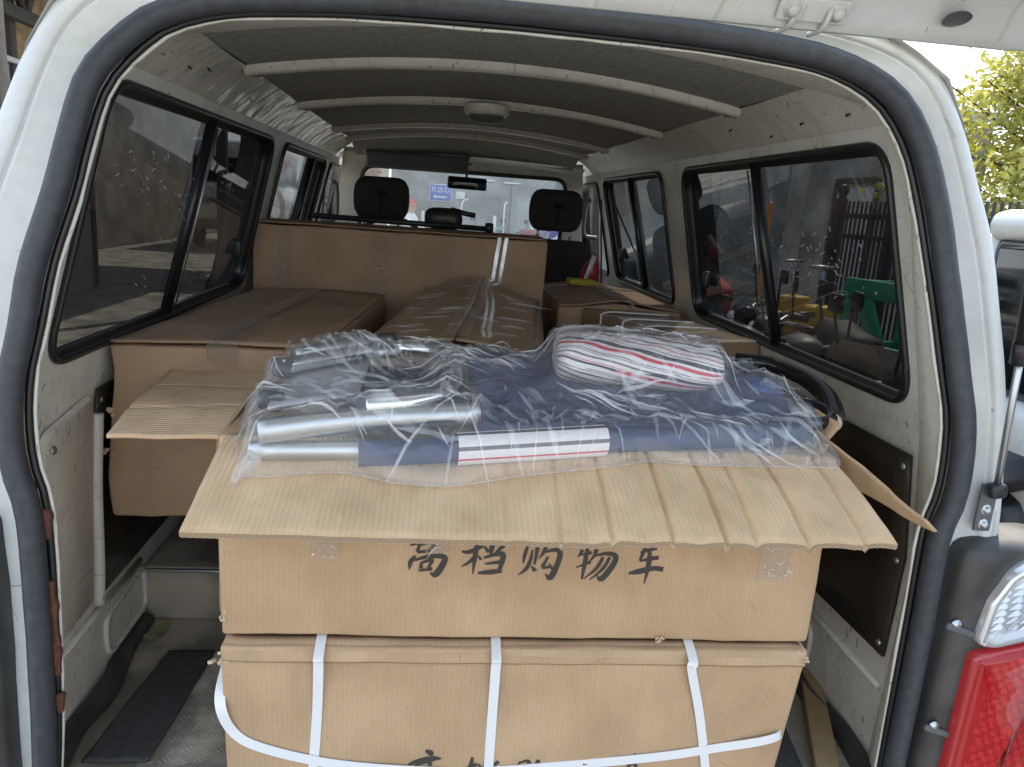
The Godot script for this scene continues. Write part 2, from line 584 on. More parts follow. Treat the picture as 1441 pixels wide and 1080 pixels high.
func skin(y: float) -> float:
	return along([[0.2, 0.80], [0.51, 0.86], [0.94, 0.887], [1.19, 0.862], [1.72, 0.727], [1.80, 0.68], [1.86, 0.55]], y)

func along(t: Array, y: float) -> float:
	for i in t.size() - 1:
		if y <= t[i + 1][0]:
			return lerpf(t[i][1], t[i + 1][1], clampf((y - t[i][0]) / (t[i + 1][0] - t[i][0]), 0.0, 1.0))
	return t[-1][1]

func roof_at(x: float) -> float:
	return 1.79 + 0.05 * (1.0 - pow(x / 0.54, 2.0))

func open_z(y: float) -> float:
	return -0.11 * pow(clampf((y - 1.2) / 0.62, 0.0, 1.0), 1.3)

func resample(pts: Array, n: int) -> PackedVector3Array:
	var p := smooth_path(pts, 10)
	var acc := [0.0]
	for i in p.size() - 1:
		acc.append(acc[i] + p[i].distance_to(p[i + 1]))
	var out := PackedVector3Array()
	var k := 0
	for i in n:
		var d: float = acc[-1] * i / (n - 1)
		while k < p.size() - 2 and acc[k + 1] < d:
			k += 1
		out.append(p[k].lerp(p[k + 1], (d - acc[k]) / maxf(acc[k + 1] - acc[k], 1e-6)))
	return out

func seal_curve(n: int) -> PackedVector3Array:
	var pts := []
	for q in SEAL:
		pts.append(Vector3(-q[2], q[1], open_z(q[1])))
	for i in range(SEAL.size() - 2, -1, -1):
		pts.append(Vector3(SEAL[i][0], SEAL[i][1], open_z(SEAL[i][1])))
	return resample(pts, n)

func outer_curve(n: int) -> PackedVector3Array:
	var pts := []
	for q in OUTER:
		pts.append(Vector3(-q[0], q[1], open_z(q[1])))
	for i in range(OUTER.size() - 2, -1, -1):
		pts.append(Vector3(OUTER[i][0], OUTER[i][1], open_z(OUTER[i][1])))
	return resample(pts, n)

# a panel (z, y) with a window cut out of it: the ring between the window outline and the panel's edge
func ring_cell(st: SurfaceTool, hole: PackedVector2Array, cell: Array, at: Callable, flip: bool) -> void:
	var per := hole.size() / 4
	var edge := PackedVector2Array()
	for c in 4:
		var corner: Vector2 = cell[c]
		var before: Vector2 = cell[(c + 3) % 4]
		var after: Vector2 = cell[(c + 1) % 4]
		var s := Geometry2D.get_closest_point_to_segment(hole[c * per], before, corner)
		var e := Geometry2D.get_closest_point_to_segment(hole[c * per + per - 1], corner, after)
		for k in per:
			var t := 2.0 * k / (per - 1)
			edge.append(s.lerp(corner, t) if t <= 1.0 else corner.lerp(e, t - 1.0))
	var n := hole.size()
	for i in n:
		var j := (i + 1) % n
		var a: Vector3 = at.call(hole[i])
		var b: Vector3 = at.call(hole[j])
		var c: Vector3 = at.call(edge[j])
		var d: Vector3 = at.call(edge[i])
		if flip:
			quad(st, a, b, c, d)
		else:
			quad(st, d, c, b, a)

func inset(poly: PackedVector2Array, by: float) -> PackedVector2Array:
	var n := poly.size()
	var mid := Vector2.ZERO
	for p in poly:
		mid += p / n
	var out := PackedVector2Array()
	for i in n:
		var d := (poly[(i + 1) % n] - poly[(i - 1 + n) % n]).normalized()
		var s := Vector2(-d.y, d.x)
		if s.dot(mid - poly[i]) < 0:
			s = -s
		out.append(poly[i] + s * by)
	return out

func window_unit(s: int, hole: PackedVector2Array, glass: Material, bar_z: float, tints: bool) -> void:
	var w := part("side_window" if tints else "door_window", van)
	var inn := func(p: Vector2, out := 0.0) -> Vector3: return Vector3(s * (wide(p.y) + out), p.y, p.x)
	var n := hole.size()
	var g := start()
	var small := inset(hole, 0.016)
	var wider := inset(hole, -0.026)
	for i in n:
		var j := (i + 1) % n
		quad(g, inn.call(hole[i], -0.004), inn.call(hole[j], -0.004), inn.call(small[j], 0.004), inn.call(small[i], 0.004))
		quad(g, inn.call(small[i], 0.004), inn.call(small[j], 0.004), inn.call(small[j], 0.020), inn.call(small[i], 0.020))
		quad(g, inn.call(hole[i], -0.004), inn.call(hole[j], -0.004), inn.call(hole[j], 0.030), inn.call(hole[i], 0.030))
		quad(g, inn.call(hole[i], 0.030), inn.call(hole[j], 0.030), inn.call(wider[j], 0.099), inn.call(wider[i], 0.099))
	var lip := []
	for p in hole:
		lip.append(inn.call(p, -0.004))
	lip.append(lip[0])
	tube(g, PackedVector3Array(lip), 0.007, 8, false)
	obj("gasket", g, M.gasket, w)
	var ps := start(false)
	var pane := inset(hole, 0.014)
	var ix := Geometry2D.triangulate_polygon(pane)
	for i in range(0, ix.size(), 3):
		tri(ps, inn.call(pane[ix[i]], 0.016), inn.call(pane[ix[i + 1]], 0.016), inn.call(pane[ix[i + 2]], 0.016))
	obj("pane", ps, glass, w)
	if bar_z < 0.0:
		var b := start()
		for q in [[0.0, 0.026], [-0.022, 0.010]]:
			var a0: Vector3 = inn.call(Vector2(bar_z + q[0] + 0.02, BELT + 0.004), 0.010)
			var a1: Vector3 = inn.call(Vector2(bar_z + q[0] - 0.012, WTOP - 0.004), 0.010)
			tube(b, PackedVector3Array([a0, a1]), q[1] / 2.0, 6, true)
		obj("divider_bar", b, M.gasket, w)
		var c := start()
		rod(c, inn.call(Vector2(bar_z - 0.040, BELT + 0.02), 0.008), inn.call(Vector2(bar_z - 0.058, WTOP - 0.02), 0.008), 0.0022, 6)
		rod(c, inn.call(Vector2(bar_z - 0.05, BELT + 0.018), 0.010), inn.call(Vector2(hole[n / 4].x + 0.06, BELT + 0.018), 0.010), 0.003, 6)
		obj("pane_edge", c, M.satin_metal, w)
		var l := start()
		bx(l, inn.call(Vector2(hole[n / 4].x + 0.05, 1.36), 0.006), Vector3(0.02, 0.05, 0.035), 0.006)
		obj("latch", l, M.black_plastic, w)
	if tints:
		# flecks and scratches in the tint film
		var f := start(false)
		for cluster in 9:
			var c := Vector2(rng.randf_range(-0.25, -1.15), rng.randf_range(1.30, 1.64))
			var a := rng.randf_range(0.7, 2.3)
			for k in rng.randi_range(3, 10):
				var p := c + Vector2(rng.randfn() * 2.2, rng.randfn()) * 0.022
				var len := rng.randf_range(0.001, 0.011)
				var wd := rng.randf_range(0.0004, 0.0015)
				var d := Vector2(cos(a) * 3.5, sin(a)) * len
				var q := Vector2(-sin(a) * 2.0, cos(a)) * wd
				if absf(p.x - bar_z) < 0.05 or p.y > 1.66 or p.y < 1.26 or p.x > -0.20:
					continue
				quad(f, inn.call(p - q, 0.0146), inn.call(p + q * 0.4, 0.0146), inn.call(p + d + q, 0.0146), inn.call(p + d - q * 0.2, 0.0146))
		obj("film_scratches", f, M.white_plastic, w).set_meta("kind", "stuff")

func side_wall(s: int) -> void:
	var flip := s > 0
	var inn := func(p: Vector2) -> Vector3: return Vector3(s * wide(p.y), p.y, p.x)
	var out := func(p: Vector2) -> Vector3: return Vector3(s * skin(p.y), p.y, p.x)
	var far := -1.33 if s > 0 else -1.40
	var holes := [
		round_poly([Vector2(-0.125, BELT), Vector2(far, BELT), Vector2(far + 0.03, WTOP), Vector2(-0.16, WTOP)], 0.07, 8),
		round_poly([Vector2(-1.555, BELT), Vector2(-2.48, BELT), Vector2(-2.50, WTOP), Vector2(-1.535, WTOP)], 0.06, 8),
		round_poly([Vector2(-2.66, BELT), Vector2(-3.36, BELT), Vector2(-3.08, WTOP - 0.01), Vector2(-2.64, WTOP - 0.01)], 0.06, 8)]
	var cells := [[-0.10, -1.44], [-1.44, -2.57], [-2.57, -3.50]]
	var st := start()
	var sk := start()
	for k in 3:
		var c: Array = [Vector2(cells[k][0], 1.19), Vector2(cells[k][1], 1.19), Vector2(cells[k][1], 1.72), Vector2(cells[k][0], 1.72)]
		ring_cell(st, holes[k], c, inn, flip)
		ring_cell(sk, inset(holes[k], -0.026), c, out, not flip)
	obj("window_frame_panel", st, M.inner_paint, van)
	grid(sk, 30, 10, func(u: float, v: float) -> Vector3: return out.call(Vector2(lerpf(-0.05, -3.5, u), lerpf(0.25, 1.19, v))), 3.4, 0.9, s > 0)
	grid(sk, 30, 4, func(u: float, v: float) -> Vector3: return out.call(Vector2(lerpf(-0.10, -3.5, u), lerpf(1.72, 1.86, v))), 3.4, 0.15, s > 0)
	obj("outer_skin", sk, M.white_paint, van)
	var lw := start()
	grid(lw, 60, 14, func(u: float, v: float) -> Vector3:
		var p: Vector3 = inn.call(Vector2(lerpf(-0.10, -3.4, u), lerpf(0.505, 1.19, v)))
		p.x += s * 0.003 * noise.get_noise_2d(p.z * 700.0, p.y * 700.0)
		return p, 3.3, 0.7, s < 0)
	obj("lower_wall", lw, M.inner_paint, van)
	# the rail above the windows, dented and shiny in its middle
	var cv := start()
	var cove := func(u: float, v: float) -> Vector3:
		var y := lerpf(1.72, 1.79, v)
		var z := lerpf(lerpf(-0.10, -0.29, v), -2.75, u)
		var x := wide(y) + 0.008 * sin(v * PI)
		var d := 0.005 * noise.get_noise_3d(z * 260.0, y * 420.0, s * 50.0) 
		return Vector3(s * (x + d), y, z)
	grid(cv, 160, 8, cove, 2.6, 0.12, s < 0)
	obj("roof_rail", cv, M.glossy_paint if s < 0 else M.inner_paint, van)
	var hl := start()
	for q in ([[-0.43, 1.745], [-0.25, 1.744], [-0.60, 1.735], [-0.78, 1.76]] if s > 0 else [[-0.42, 1.75], [-0.5, 1.76], [-0.9, 1.75]]):
		var x: float = wide(q[1]) - 0.001
		lathe(hl, [Vector2(0.0, 0.0), Vector2(0.006, 0.0), Vector2(0.0065, 0.002)], 12, Transform3D(Basis(Vector3(0, 0, 1), s * (PI / 2 - 0.6)), Vector3(s * (x - 0.001 + 0.008), q[1], q[0])))
	obj("screw_hole", hl, M.gasket, van)
	window_unit(s, holes[0], M.tinted_glass, -0.745, true)
	window_unit(s, holes[1], M.tinted_glass, -2.02 if s > 0 else -2.2, true)
	window_unit(s, holes[2], M.door_glass, 1.0, false)

func build_van() -> void:
	van = thing("van", "white cargo van seen through its open tailgate, scuffed inside", "van")
	for s in [-1, 1]:
		side_wall(s)
	# headlining with its slightly sagging sheets, the outer roof above it
	var st := start()
	grid(st, 24, 60, func(u: float, v: float) -> Vector3:
		var x := lerpf(-0.54, 0.54, u)
		var z := lerpf(-0.29, -2.52, v)
		return Vector3(x, roof_at(x) + 0.004 - 0.004 * absf(sin((z + 0.65) * PI / 0.63)), z), 1.08, 2.2)
	grid(st, 24, 6, func(u: float, v: float) -> Vector3:
		var x := lerpf(-0.54, 0.54, u)
		return Vector3(x, lerpf(roof_at(x), 1.735 + 0.02 * (1.0 - pow(x / 0.54, 2.0)), v * v), lerpf(-2.52, -2.84, v)), 1.08, 0.35)
	obj("headlining", st, M.lining, van)
	st = start()
	grid(st, 20, 20, func(u: float, v: float) -> Vector3:
		var x := lerpf(-0.56, 0.56, u)
		return Vector3(x, 1.86 + 0.03 * (1.0 - pow(x / 0.56, 2.0)), lerpf(-0.10, -3.0, v)), 1.1, 3.0, true)
	obj("roof_skin", st, M.white_paint, van)
	# pressed bows across the roof
	for z in [-0.655, -1.285, -2.05, -2.49]:
		st = start()
		var sec := [Vector2(-0.024, 0.006), Vector2(-0.020, -0.008), Vector2(-0.014, -0.012), Vector2(0.014, -0.012), Vector2(0.020, -0.008), Vector2(0.024, 0.006)]
		grid(st, 40, 5, func(u: float, v: float) -> Vector3:
			var x := lerpf(-0.548, 0.548, u)
			var q: Vector2 = sec[int(round(v * 5))]
			return Vector3(x, roof_at(x) + q.y - 0.003, z + q.x), 1.08, 0.06)
		var bow := obj("roof_bow", st, M.inner_paint, van)
		for s in [-1, 1]:
			st = start()
			lathe(st, [Vector2(0, 0.004), Vector2(0.007, 0.004), Vector2(0.009, 0.0)], 10, Transform3D(Basis(Vector3.RIGHT, PI), Vector3(s * 0.525, roof_at(0.525) - 0.015, z)))
			obj("screw", st, M.satin_metal, bow)
	# the frame between the seal and the inner walls, with the white header
	var n := 120
	var seal := seal_curve(n)
	var sec2 := []
	for p in seal:
		var s := signf(p.x) if absf(p.x) > 1e-4 else 1.0
		var ax := absf(p.x)
		if p.y <= 1.69:
			sec2.append(Vector3(s * (wide(p.y) - 0.001), p.y, -0.102))
		else:
			var k := clampf((p.y - 1.69) / 0.11, 0.0, 1.0)
			var y := lerpf(1.69, 1.79, k)
			if ax < 0.485:
				var x := p.x * 0.54 / 0.485
				sec2.append(Vector3(x, roof_at(x) - 0.002, -0.30))
			else:
				sec2.append(Vector3(s * wide(y), y, lerpf(-0.102, -0.30, k * k)))
	st = start()
	grid(st, n - 1, 8, func(u: float, v: float) -> Vector3:
		var i := int(round(u * (n - 1)))
		var a := seal[i] + Vector3(0, 0, -0.006)
		var b: Vector3 = sec2[i]
		var p := a.lerp(b, v)
		var inward := Vector3(-p.x, (1.3 - p.y) * 0.6, 0).normalized()
		return p + inward * (0.010 * sin(v * PI)) + inward * 0.002 * noise.get_noise_2d(i * 9.0, v * 40.0), 4.6, 0.2)
	obj("opening_frame", st, M.inner_paint, van)
	# seal: a fat hollow rubber bulb with a lip on the flange
	st = start()
	var path := PackedVector3Array()
	for i in n:
		var p := seal[i]
		var c := Vector3(-p.x, (1.25 - p.y), 0).normalized()
		path.append(p + Vector3(0, 0, 0.010) + c * 0.0025 * noise.get_noise_1d(i * 14.0))
	tube(st, path, 0.0185, 14, true, -1.0, 1.0)
	var sl := obj("rubber_seal", st, M.rubber, van)
	st = start()
	var lip := PackedVector3Array()
	for i in n:
		var p := seal[i]
		var c := Vector3(-p.x, (1.3 - p.y), 0).normalized()
		lip.append(p + c * 0.019 + Vector3(0, 0, -0.008))
	tube(st, lip, 0.006, 8)
	obj("seal_lip", st, M.gasket, sl)
	st = start()
	var fl := PackedVector3Array()
	for i in n:
		var p := seal[i]
		var c := Vector3(-p.x, (1.3 - p.y), 0).normalized()
		fl.append(p + c * (0.025 + 0.002 * noise.get_noise_1d(i * 40.0)) + Vector3(0, 0, -0.013))
	tube(st, fl, 0.0035, 6)
	obj("flange_edge", st, M.trim_paint, van)
	# rear face of the body around the opening: pillar, welded groove, rounded outer edge
	var outc := outer_curve(n)
	st = start()
	var steps := [[0.0, -0.004], [0.10, -0.012], [0.30, -0.016], [0.56, -0.006], [0.60, -0.004], [0.615, -0.011], [0.635, -0.004], [0.70, 0.0], [0.88, -0.006], [0.95, -0.016], [1.0, -0.038], [1.02, -0.085]]
	grid(st, n - 1, steps.size() - 1, func(u: float, v: float) -> Vector3:
		var i := int(round(u * (n - 1)))
		var q: Array = steps[int(round(v * (steps.size() - 1)))]
		return seal[i].lerp(outc[i], q[0]) + Vector3(0, 0, q[1] + 0.0012 * noise.get_noise_2d(i * 12.0, q[0] * 60.0)), 4.8, 0.14, true)
	obj("rear_pillar", st, M.white_paint, van)
	build_tailgate()
	build_rear_corners()
	build_floor()
	build_cab()

func build_tailgate() -> void:
	var tg := part("tailgate", van)
	var st := start()
	var edge := round_poly([Vector2(-0.86, -0.035), Vector2(0.86, -0.035), Vector2(0.80, 0.88), Vector2(-0.80, 0.88)], 0.17, 10)
	var n := edge.size()
	var mid := Vector2(0, 0.42)
	var rim := [[1.0, 0.055], [1.0, 0.006], [0.995, 0.001], [0.985, 0.001], [0.965, 0.014], [0.93, 0.040], [0.88, 0.055], [0.80, 0.060], [0.5, 0.062], [0.0, 0.064]]
	var at := func(k: int, q: Array) -> Vector3:
		var e := edge[k % n]
		if e.y < 0.0 and absf(e.x) < 0.75:
			e.y -= 0.0
		var p := mid + (e - mid) * float(q[0])
		var crown := 0.030 * (1.0 - pow(p.x / 0.86, 2.0))
		return Vector3(p.x, 1.815 + crown * 0.6 + q[1] + 0.28 * (p.y + 0.035), p.y)
	for j in rim.size() - 1:
		for k in n:
			quad(st, at.call(k, rim[j]), at.call(k, rim[j + 1]), at.call(k + 1, rim[j + 1]), at.call(k + 1, rim[j]))
	for k in n:
		var top := Vector3(0, 0.05, 0)
		quad(st, at.call(k, rim[0]), at.call(k + 1, rim[0]), at.call(k + 1, [0.98, 0.09]), at.call(k, [0.98, 0.09]))
		tri(st, at.call(k, [0.98, 0.09]), at.call(k + 1, [0.98, 0.09]), at.call(0, [0.0, 0.10]))
	obj("door_shell", st, M.white_paint, tg)
	st = start()
	lathe(st, [Vector2(0.0, 0.0), Vector2(0.017, 0.0), Vector2(0.020, 0.004)], 20, Transform3D(Basis(Vector3.RIGHT, PI - 0.30), Vector3(0.612, 1.853, 0.004)))
	obj("drain_plug", st, M.grey_plastic, tg)
	for x in [0.40, -0.40]:
		var h := part("hinge", tg, Vector3(x, 1.846, -0.012))
		var s2 := start()
		rbox(s2, Vector3(0.105, 0.034, 0.008), 0.003, Vector3i(2, 1, 1), Transform3D(Basis(Vector3.RIGHT, 0.62), Vector3(0, 0.0, 0.004)))
		obj("plate", s2, M.white_paint, h)
		for q in [-0.034, 0.034]:
			s2 = start()
			lathe(s2, [Vector2(0, 0.012), Vector2(0.007, 0.012), Vector2(0.009, 0.008), Vector2(0.0095, 0.003), Vector2(0.015, 0.001), Vector2(0.015, -0.004)], 6, Transform3D(Basis(Vector3.RIGHT, 0.62 + PI / 2), Vector3(q, -0.002, 0.009)))
			obj("bolt", s2, M.white_paint, h)
		for q in [-0.026, 0.024]:
			s2 = start()
			tube(s2, smooth_path([Vector3(q, 0.002, 0.012), Vector3(q - 0.002, -0.012, 0.006), Vector3(q - 0.003, -0.022, -0.010), Vector3(q - 0.004, -0.022, -0.045)], 4), 0.0042, 8)
			obj("arm", s2, M.white_paint, h)
	# gas strut on the right-hand side
	var gs := part("gas_strut", van)
	var b := Vector3(0.818, 1.135, 0.028)
	var t := Vector3(0.700, 1.850, 0.135)
	var d := (t - b).normalized()
	st = start()
	rod(st, b + d * 0.232, t, 0.0125, 16)
	rod(st, b + d * 0.228, b + d * 0.262, 0.0140, 16)
	obj("cylinder", st, M.black_plastic, gs)
	st = start()
	rod(st, b, b + d * 0.25, 0.0056, 12)
	obj("piston_rod", st, M.satin_metal, gs)
	st = start()
	rbox(st, Vector3(0.030, 0.085, 0.006), 0.002, Vector3i.ONE, Transform3D(Basis(), b + Vector3(0.004, -0.036, -0.020)))
	obj("bracket", st, M.grey_plastic, gs)
	st = start()
	rbox(st, Vector3(0.030, 0.026, 0.024), 0.008, Vector3i.ONE, Transform3D(Basis(Vector3.BACK, 0.15), b + Vector3(0, 0.002, 0)))
	obj("ball_socket", st, M.black_plastic, gs)
	for y in [-0.040, -0.066]:
		st = start()
		lathe(st, [Vector2(0, 0.007), Vector2(0.006, 0.006), Vector2(0.007, 0.0), Vector2(0.010, -0.001)], 8, Transform3D(Basis(Vector3.RIGHT, PI / 2), b + Vector3(0.005, y, -0.016)))
		obj("bolt", st, M.satin_metal, gs)

func build_rear_corners() -> void:
	for s in [1, -1]:
		var c := part("bumper_corner", van)
		var st := start()
		if s > 0:
			rbox(st, Vector3(0.205, 0.75, 0.13), 0.032, Vector3i(4, 10, 2), Transform3D(Basis(), Vector3(0.885, 0.665, -0.032)), 0.004, 3.0, func(p: Vector3) -> Vector3: return Vector3(p.x + 0.02 * p.y, p.y + 0.02 * p.x, p.z - (0.35 * maxf(0.0, p.x + 0.03) if p.z > 0.0 and p.y < 0.36 else 0.0)))
		else:
			rbox(st, Vector3(0.16, 0.50, 0.10), 0.03, Vector3i(3, 8, 2), Transform3D(Basis(), Vector3(-0.845, 0.80, -0.025)), 0.006, 3.0)
		obj("moulding", st, M.dusty_black, c)
		for y in [0.90, 0.70]:
			st = start()
			rbox(st, Vector3(0.075, 0.012, 0.008), 0.003, Vector3i.ONE, Transform3D(Basis(Vector3.BACK, -0.32 * s), Vector3(s * 0.812, y - 0.02, 0.035 if s > 0 else 0.027)))
			obj("rib", st, M.grey_plastic, c)
			st = start()
			lathe(st, [Vector2(0, 0.005), Vector2(0.007, 0.004), Vector2(0.010, 0.0)], 10, Transform3D(Basis(Vector3.RIGHT, PI / 2), Vector3(s * 0.795, y - 0.008, 0.034 if s > 0 else 0.026)))
			obj("screw", st, M.satin_metal, c)
	var lamp := part("tail_lamp", van)
	var cl := [Vector2(0.786, 0.893), Vector2(0.797, 0.97), Vector2(0.822, 1.018), Vector2(0.868, 1.044), Vector2(0.95, 1.048), Vector2(0.95, 0.908), Vector2(0.815, 0.887)]
	var rd := [Vector2(0.784, 0.874), Vector2(0.95, 0.900), Vector2(0.95, 0.42), Vector2(0.795, 0.42), Vector2(0.778, 0.62)]
	var st := start()
	var bend := func(p: Vector2, z: float) -> Vector3: return Vector3(p.x + 0.047 * (p.x + 0.125), p.y + 0.047 * (p.y - 1.54), z - 0.05 - 1.1 * pow(maxf(p.x - 0.83, 0.0), 2.0))
	var dome := func(st2: SurfaceTool, poly: Array, zs: Array) -> void:
		var pl := round_poly(poly, 0.012, 4)
		for k in zs.size() - 1:
			var a := inset(pl, zs[k][0])
			var b := inset(pl, zs[k + 1][0])
			for i in pl.size():
				var j := (i + 1) % pl.size()
				quad(st2, bend.call(a[i], zs[k][1]), bend.call(a[j], zs[k][1]), bend.call(b[j], zs[k + 1][1]), bend.call(b[i], zs[k + 1][1]))
		var f := inset(pl, zs[-1][0])
		var mid := Vector2.ZERO
		for p in f:
			mid += p / f.size()
		for i in f.size():
			var last := f[i]
			var lnext := f[(i + 1) % f.size()]
			for k in 4:
				var n0 := f[i].lerp(mid, (k + 1) / 4.0)
				var n1 := f[(i + 1) % f.size()].lerp(mid, (k + 1) / 4.0)
				quad(st2, bend.call(last, zs[-1][1]), bend.call(lnext, zs[-1][1]), bend.call(n1, zs[-1][1]), bend.call(n0, zs[-1][1]))
				last = n0
				lnext = n1
	dome.call(st, cl, [[0.0, 0.05], [0.0, 0.098], [0.004, 0.102], [0.012, 0.100], [0.016, 0.088]])
	obj("reflector_bowl", st, M.lens_back, lamp)
	st = start(false)
	for j in 11:
		for i in 5:
			var x := 0.823 + i * 0.026
			var y := 0.905 + j * 0.0125
			if Geometry2D.is_point_in_polygon(Vector2(x, y), inset(round_poly(cl, 0.012, 4), 0.018)):
				var w := Vector3(0.013, 0.004, 0)
				var p: Vector3 = bend.call(Vector2(x, y), 0.0885)
				var pk := p + Vector3(0.003, 0.003, 0.007)
				tri(st, p - w, p + w, pk)
				tri(st, p + w, p + Vector3(0.004, 0.0125, 0), pk)
				tri(st, p + Vector3(0.004, 0.0125, 0), p - w, pk)
	obj("reflector_facets", st, M.chrome, lamp)
	st = start()
	dome.call(st, cl, [[0.010, 0.101], [0.014, 0.107], [0.024, 0.1085]])
	obj("clear_lens", st, M.clear_lens, lamp)
	st = start()
	dome.call(st, rd, [[0.0, 0.05], [0.0, 0.098], [0.004, 0.103], [0.010, 0.104]])
	obj("red_lens", st, M.red_lens, lamp)
	st = start(false)
	for j in 26:
		for i in 8:
			var x := 0.822 + i * 0.0135 + 0.0065 * (j % 2) - 0.0016 * j * 0.35 + rng.randf_range(-0.002, 0.002)
			var y := 0.866 - j * 0.0165 + i * 0.006 + rng.randf_range(-0.002, 0.002)
			if not Geometry2D.is_point_in_polygon(Vector2(x, y), inset(round_poly(rd, 0.012, 4), 0.016)):
				continue
			var p: Vector3 = bend.call(Vector2(x, y), 0.1042)
			var a := p + Vector3(-0.006, -0.004, 0)
			var b := p + Vector3(0.0055, -0.007, 0)
			var c: Vector3 = p + Vector3(0.006, 0.004, 0)
			var d: Vector3 = p + Vector3(-0.0055, 0.007, 0)
			var pk := p + Vector3(rng.randf_range(-0.004, 0.004), rng.randf_range(-0.002, 0.004), 0.0026)
			tri(st, a, b, pk); tri(st, b, c, pk); tri(st, c, d, pk); tri(st, d, a, pk)
	var fc := obj("lens_facets", st, M.red_facets, lamp)
	fc.set_meta("kind", "stuff")
	st = start()
	dome.call(st, rd, [[0.006, 0.104], [0.008, 0.109], [0.016, 0.1105]])
	obj("red_cover", st, M.red_cover, lamp)

func build_floor() -> void:
	var st := start(false)
	bx(st, Vector3(0, 0.485, -0.30), Vector3(1.56, 0.05, 0.62), 0.004)
	obj("floor_pan", st, M.sheet_metal, van)
	# chequer plate at the sill
	var cp := part("chequer_plate", van)
	st = start(false)
	quad(st, Vector3(-0.62, 0.5135, -0.005), Vector3(0.76, 0.5135, -0.005), Vector3(0.76, 0.5135, -0.455), Vector3(-0.62, 0.5135, -0.455))
	obj("sheet", st, M.tread_metal, cp)
	st = start()
	for j in 15:
		for i in 44:
			var x := -0.605 + i * 0.031
			var z := -0.02 - j * 0.030
			if x > -0.38 and x < 0.50:
				continue
			var a := 0.75 if (i + j) % 2 == 0 else -0.75
			for q in [-0.008, 0.0, 0.008]:
				var c = Vector3(x, 0.5135, z) + Vector3(cos(a), 0, sin(a)).cross(Vector3.UP) * q
				var d := Vector3(cos(a), 0, sin(a)) * 0.012
				var e := Vector3(-sin(a), 0, cos(a)) * 0.0022
				var up := Vector3(0, 0.0018, 0)
				tri(st, c - d, c + e, c + up); tri(st, c + e, c + d, c + up)
				tri(st, c + d, c - e, c + up); tri(st, c - e, c - d, c + up)
	var tr := obj("tread_bars", st, M.tread_metal, cp)
	tr.set_meta("kind", "stuff")
	# step up to the raised floor, and the dark wheel housings on it
	st = start()
	bx(st, Vector3(0, 0.579, -2.0), Vector3(1.56, 0.138, 2.80), 0.006)
	obj("raised_floor", st, M.sheet_metal, van)
	st = start(false)
	bx(st, Vector3(-0.35, 0.641, -0.597), Vector3(0.86, 0.008, 0.010), 0.002)
	obj("step_edge", st, M.satin_metal, van)
	for s in [-1, 1]:
		st = start()
		rbox(st, Vector3(0.38, 0.235, 0.95), 0.05, Vector3i(2, 2, 3), Transform3D(Basis(), Vector3(s * 0.59, 0.7655, -1.30)))
		obj("wheel_housing", st, M.dark_board, van)
	st = start()
	rbox(st, Vector3(1.15, 0.436, 0.34), 0.04, Vector3i(3, 2, 2), Transform3D(Basis(), Vector3(-0.19, 0.866, -1.62)))
	obj("bench_seat", st, M.seat_cloth, van)
	# board on the walls below the windows and the pressed trim behind it
	for s in [-1, 1]:
		st = start()
		var z0 := -0.115 if s > 0 else -0.345
		slab(st, 24, 6, func(u: float, v: float) -> Vector3:
			var y := lerpf(0.705 + 0.03 * (1.0 - u) * (1.0 if s > 0 else 0.0), 1.147, v)
			return Vector3(s * (wide(y) - 0.009), y, lerpf(z0, -1.5, u)), Vector3(-s, 0, 0), 0.006, 1.3, 0.45)
		var bd := obj("wall_board", st, M.dark_board, van)
		for q in [Vector2(z0 - 0.02, 1.12), Vector2(z0 - 0.02, 0.93), Vector2(z0 - 0.02, 0.755)]:
			st = start()
			lathe(st, [Vector2(0, 0.004), Vector2(0.006, 0.003), Vector2(0.008, 0.0)], 10, Transform3D(Basis(Vector3.BACK, s * PI / 2), Vector3(s * (wide(q.y) - 0.009), q.y, q.x)))
			obj("screw", st, M.satin_metal, bd)
		# pressed recess low on the wall
		st = start()
		var rp := round_poly([Vector2(-0.60, 0.55), Vector2(-0.38, 0.55), Vector2(-0.38, 0.635), Vector2(-0.60, 0.655)], 0.03, 6)
		var ring := PackedVector3Array()
		for p in rp:
			ring.append(Vector3(s * (wide(p.y) - 0.002), p.y, p.x))
		ring.append(ring[0])
		tube(st, ring, 0.007, 6, false)
		tube(st, PackedVector3Array([Vector3(s * 0.780, 0.672, -0.11), Vector3(s * 0.781, 0.675, -0.58)]), 0.008, 6)
		obj("pressed_rib", st, M.inner_paint, van)
		st = start()
		tube(st, smooth_path([Vector3(s * 0.745, 0.513, -0.03), Vector3(s * 0.765, 0.516, -0.18), Vector3(s * 0.750, 0.520, -0.30), Vector3(s * 0.772, 0.520, -0.45), Vector3(s * 0.775, 0.518, -0.58)], 5), 0.022, 8)
		obj("floor_sealant", st, M.dusty_black, van)
	# loose, scratched trim panel on the left
	st = start()
	var tp := round_poly([Vector2(-0.118, 0.70), Vector2(-0.325, 0.71), Vector2(-0.325, 1.145), Vector2(-0.135, 1.115)], 0.028, 6)
	var face := start()
	var small := inset(tp, 0.006)
	var ix := Geometry2D.triangulate_polygon(small)
	for i in range(0, ix.size(), 3):
		var v := []
		for k in 3:
			var p := small[ix[i + k]]
			v.append(Vector3(-(wide(p.y) - 0.012), p.y, p.x))
		tri(face, v[0], v[1], v[2])
	for i in tp.size():
		var j := (i + 1) % tp.size()
		quad(face, Vector3(-(wide(tp[i].y) - 0.002), tp[i].y, tp[i].x), Vector3(-(wide(tp[j].y) - 0.002), tp[j].y, tp[j].x), Vector3(-(wide(small[j].y) - 0.012), small[j].y, small[j].x), Vector3(-(wide(small[i].y) - 0.012), small[i].y, small[i].x))
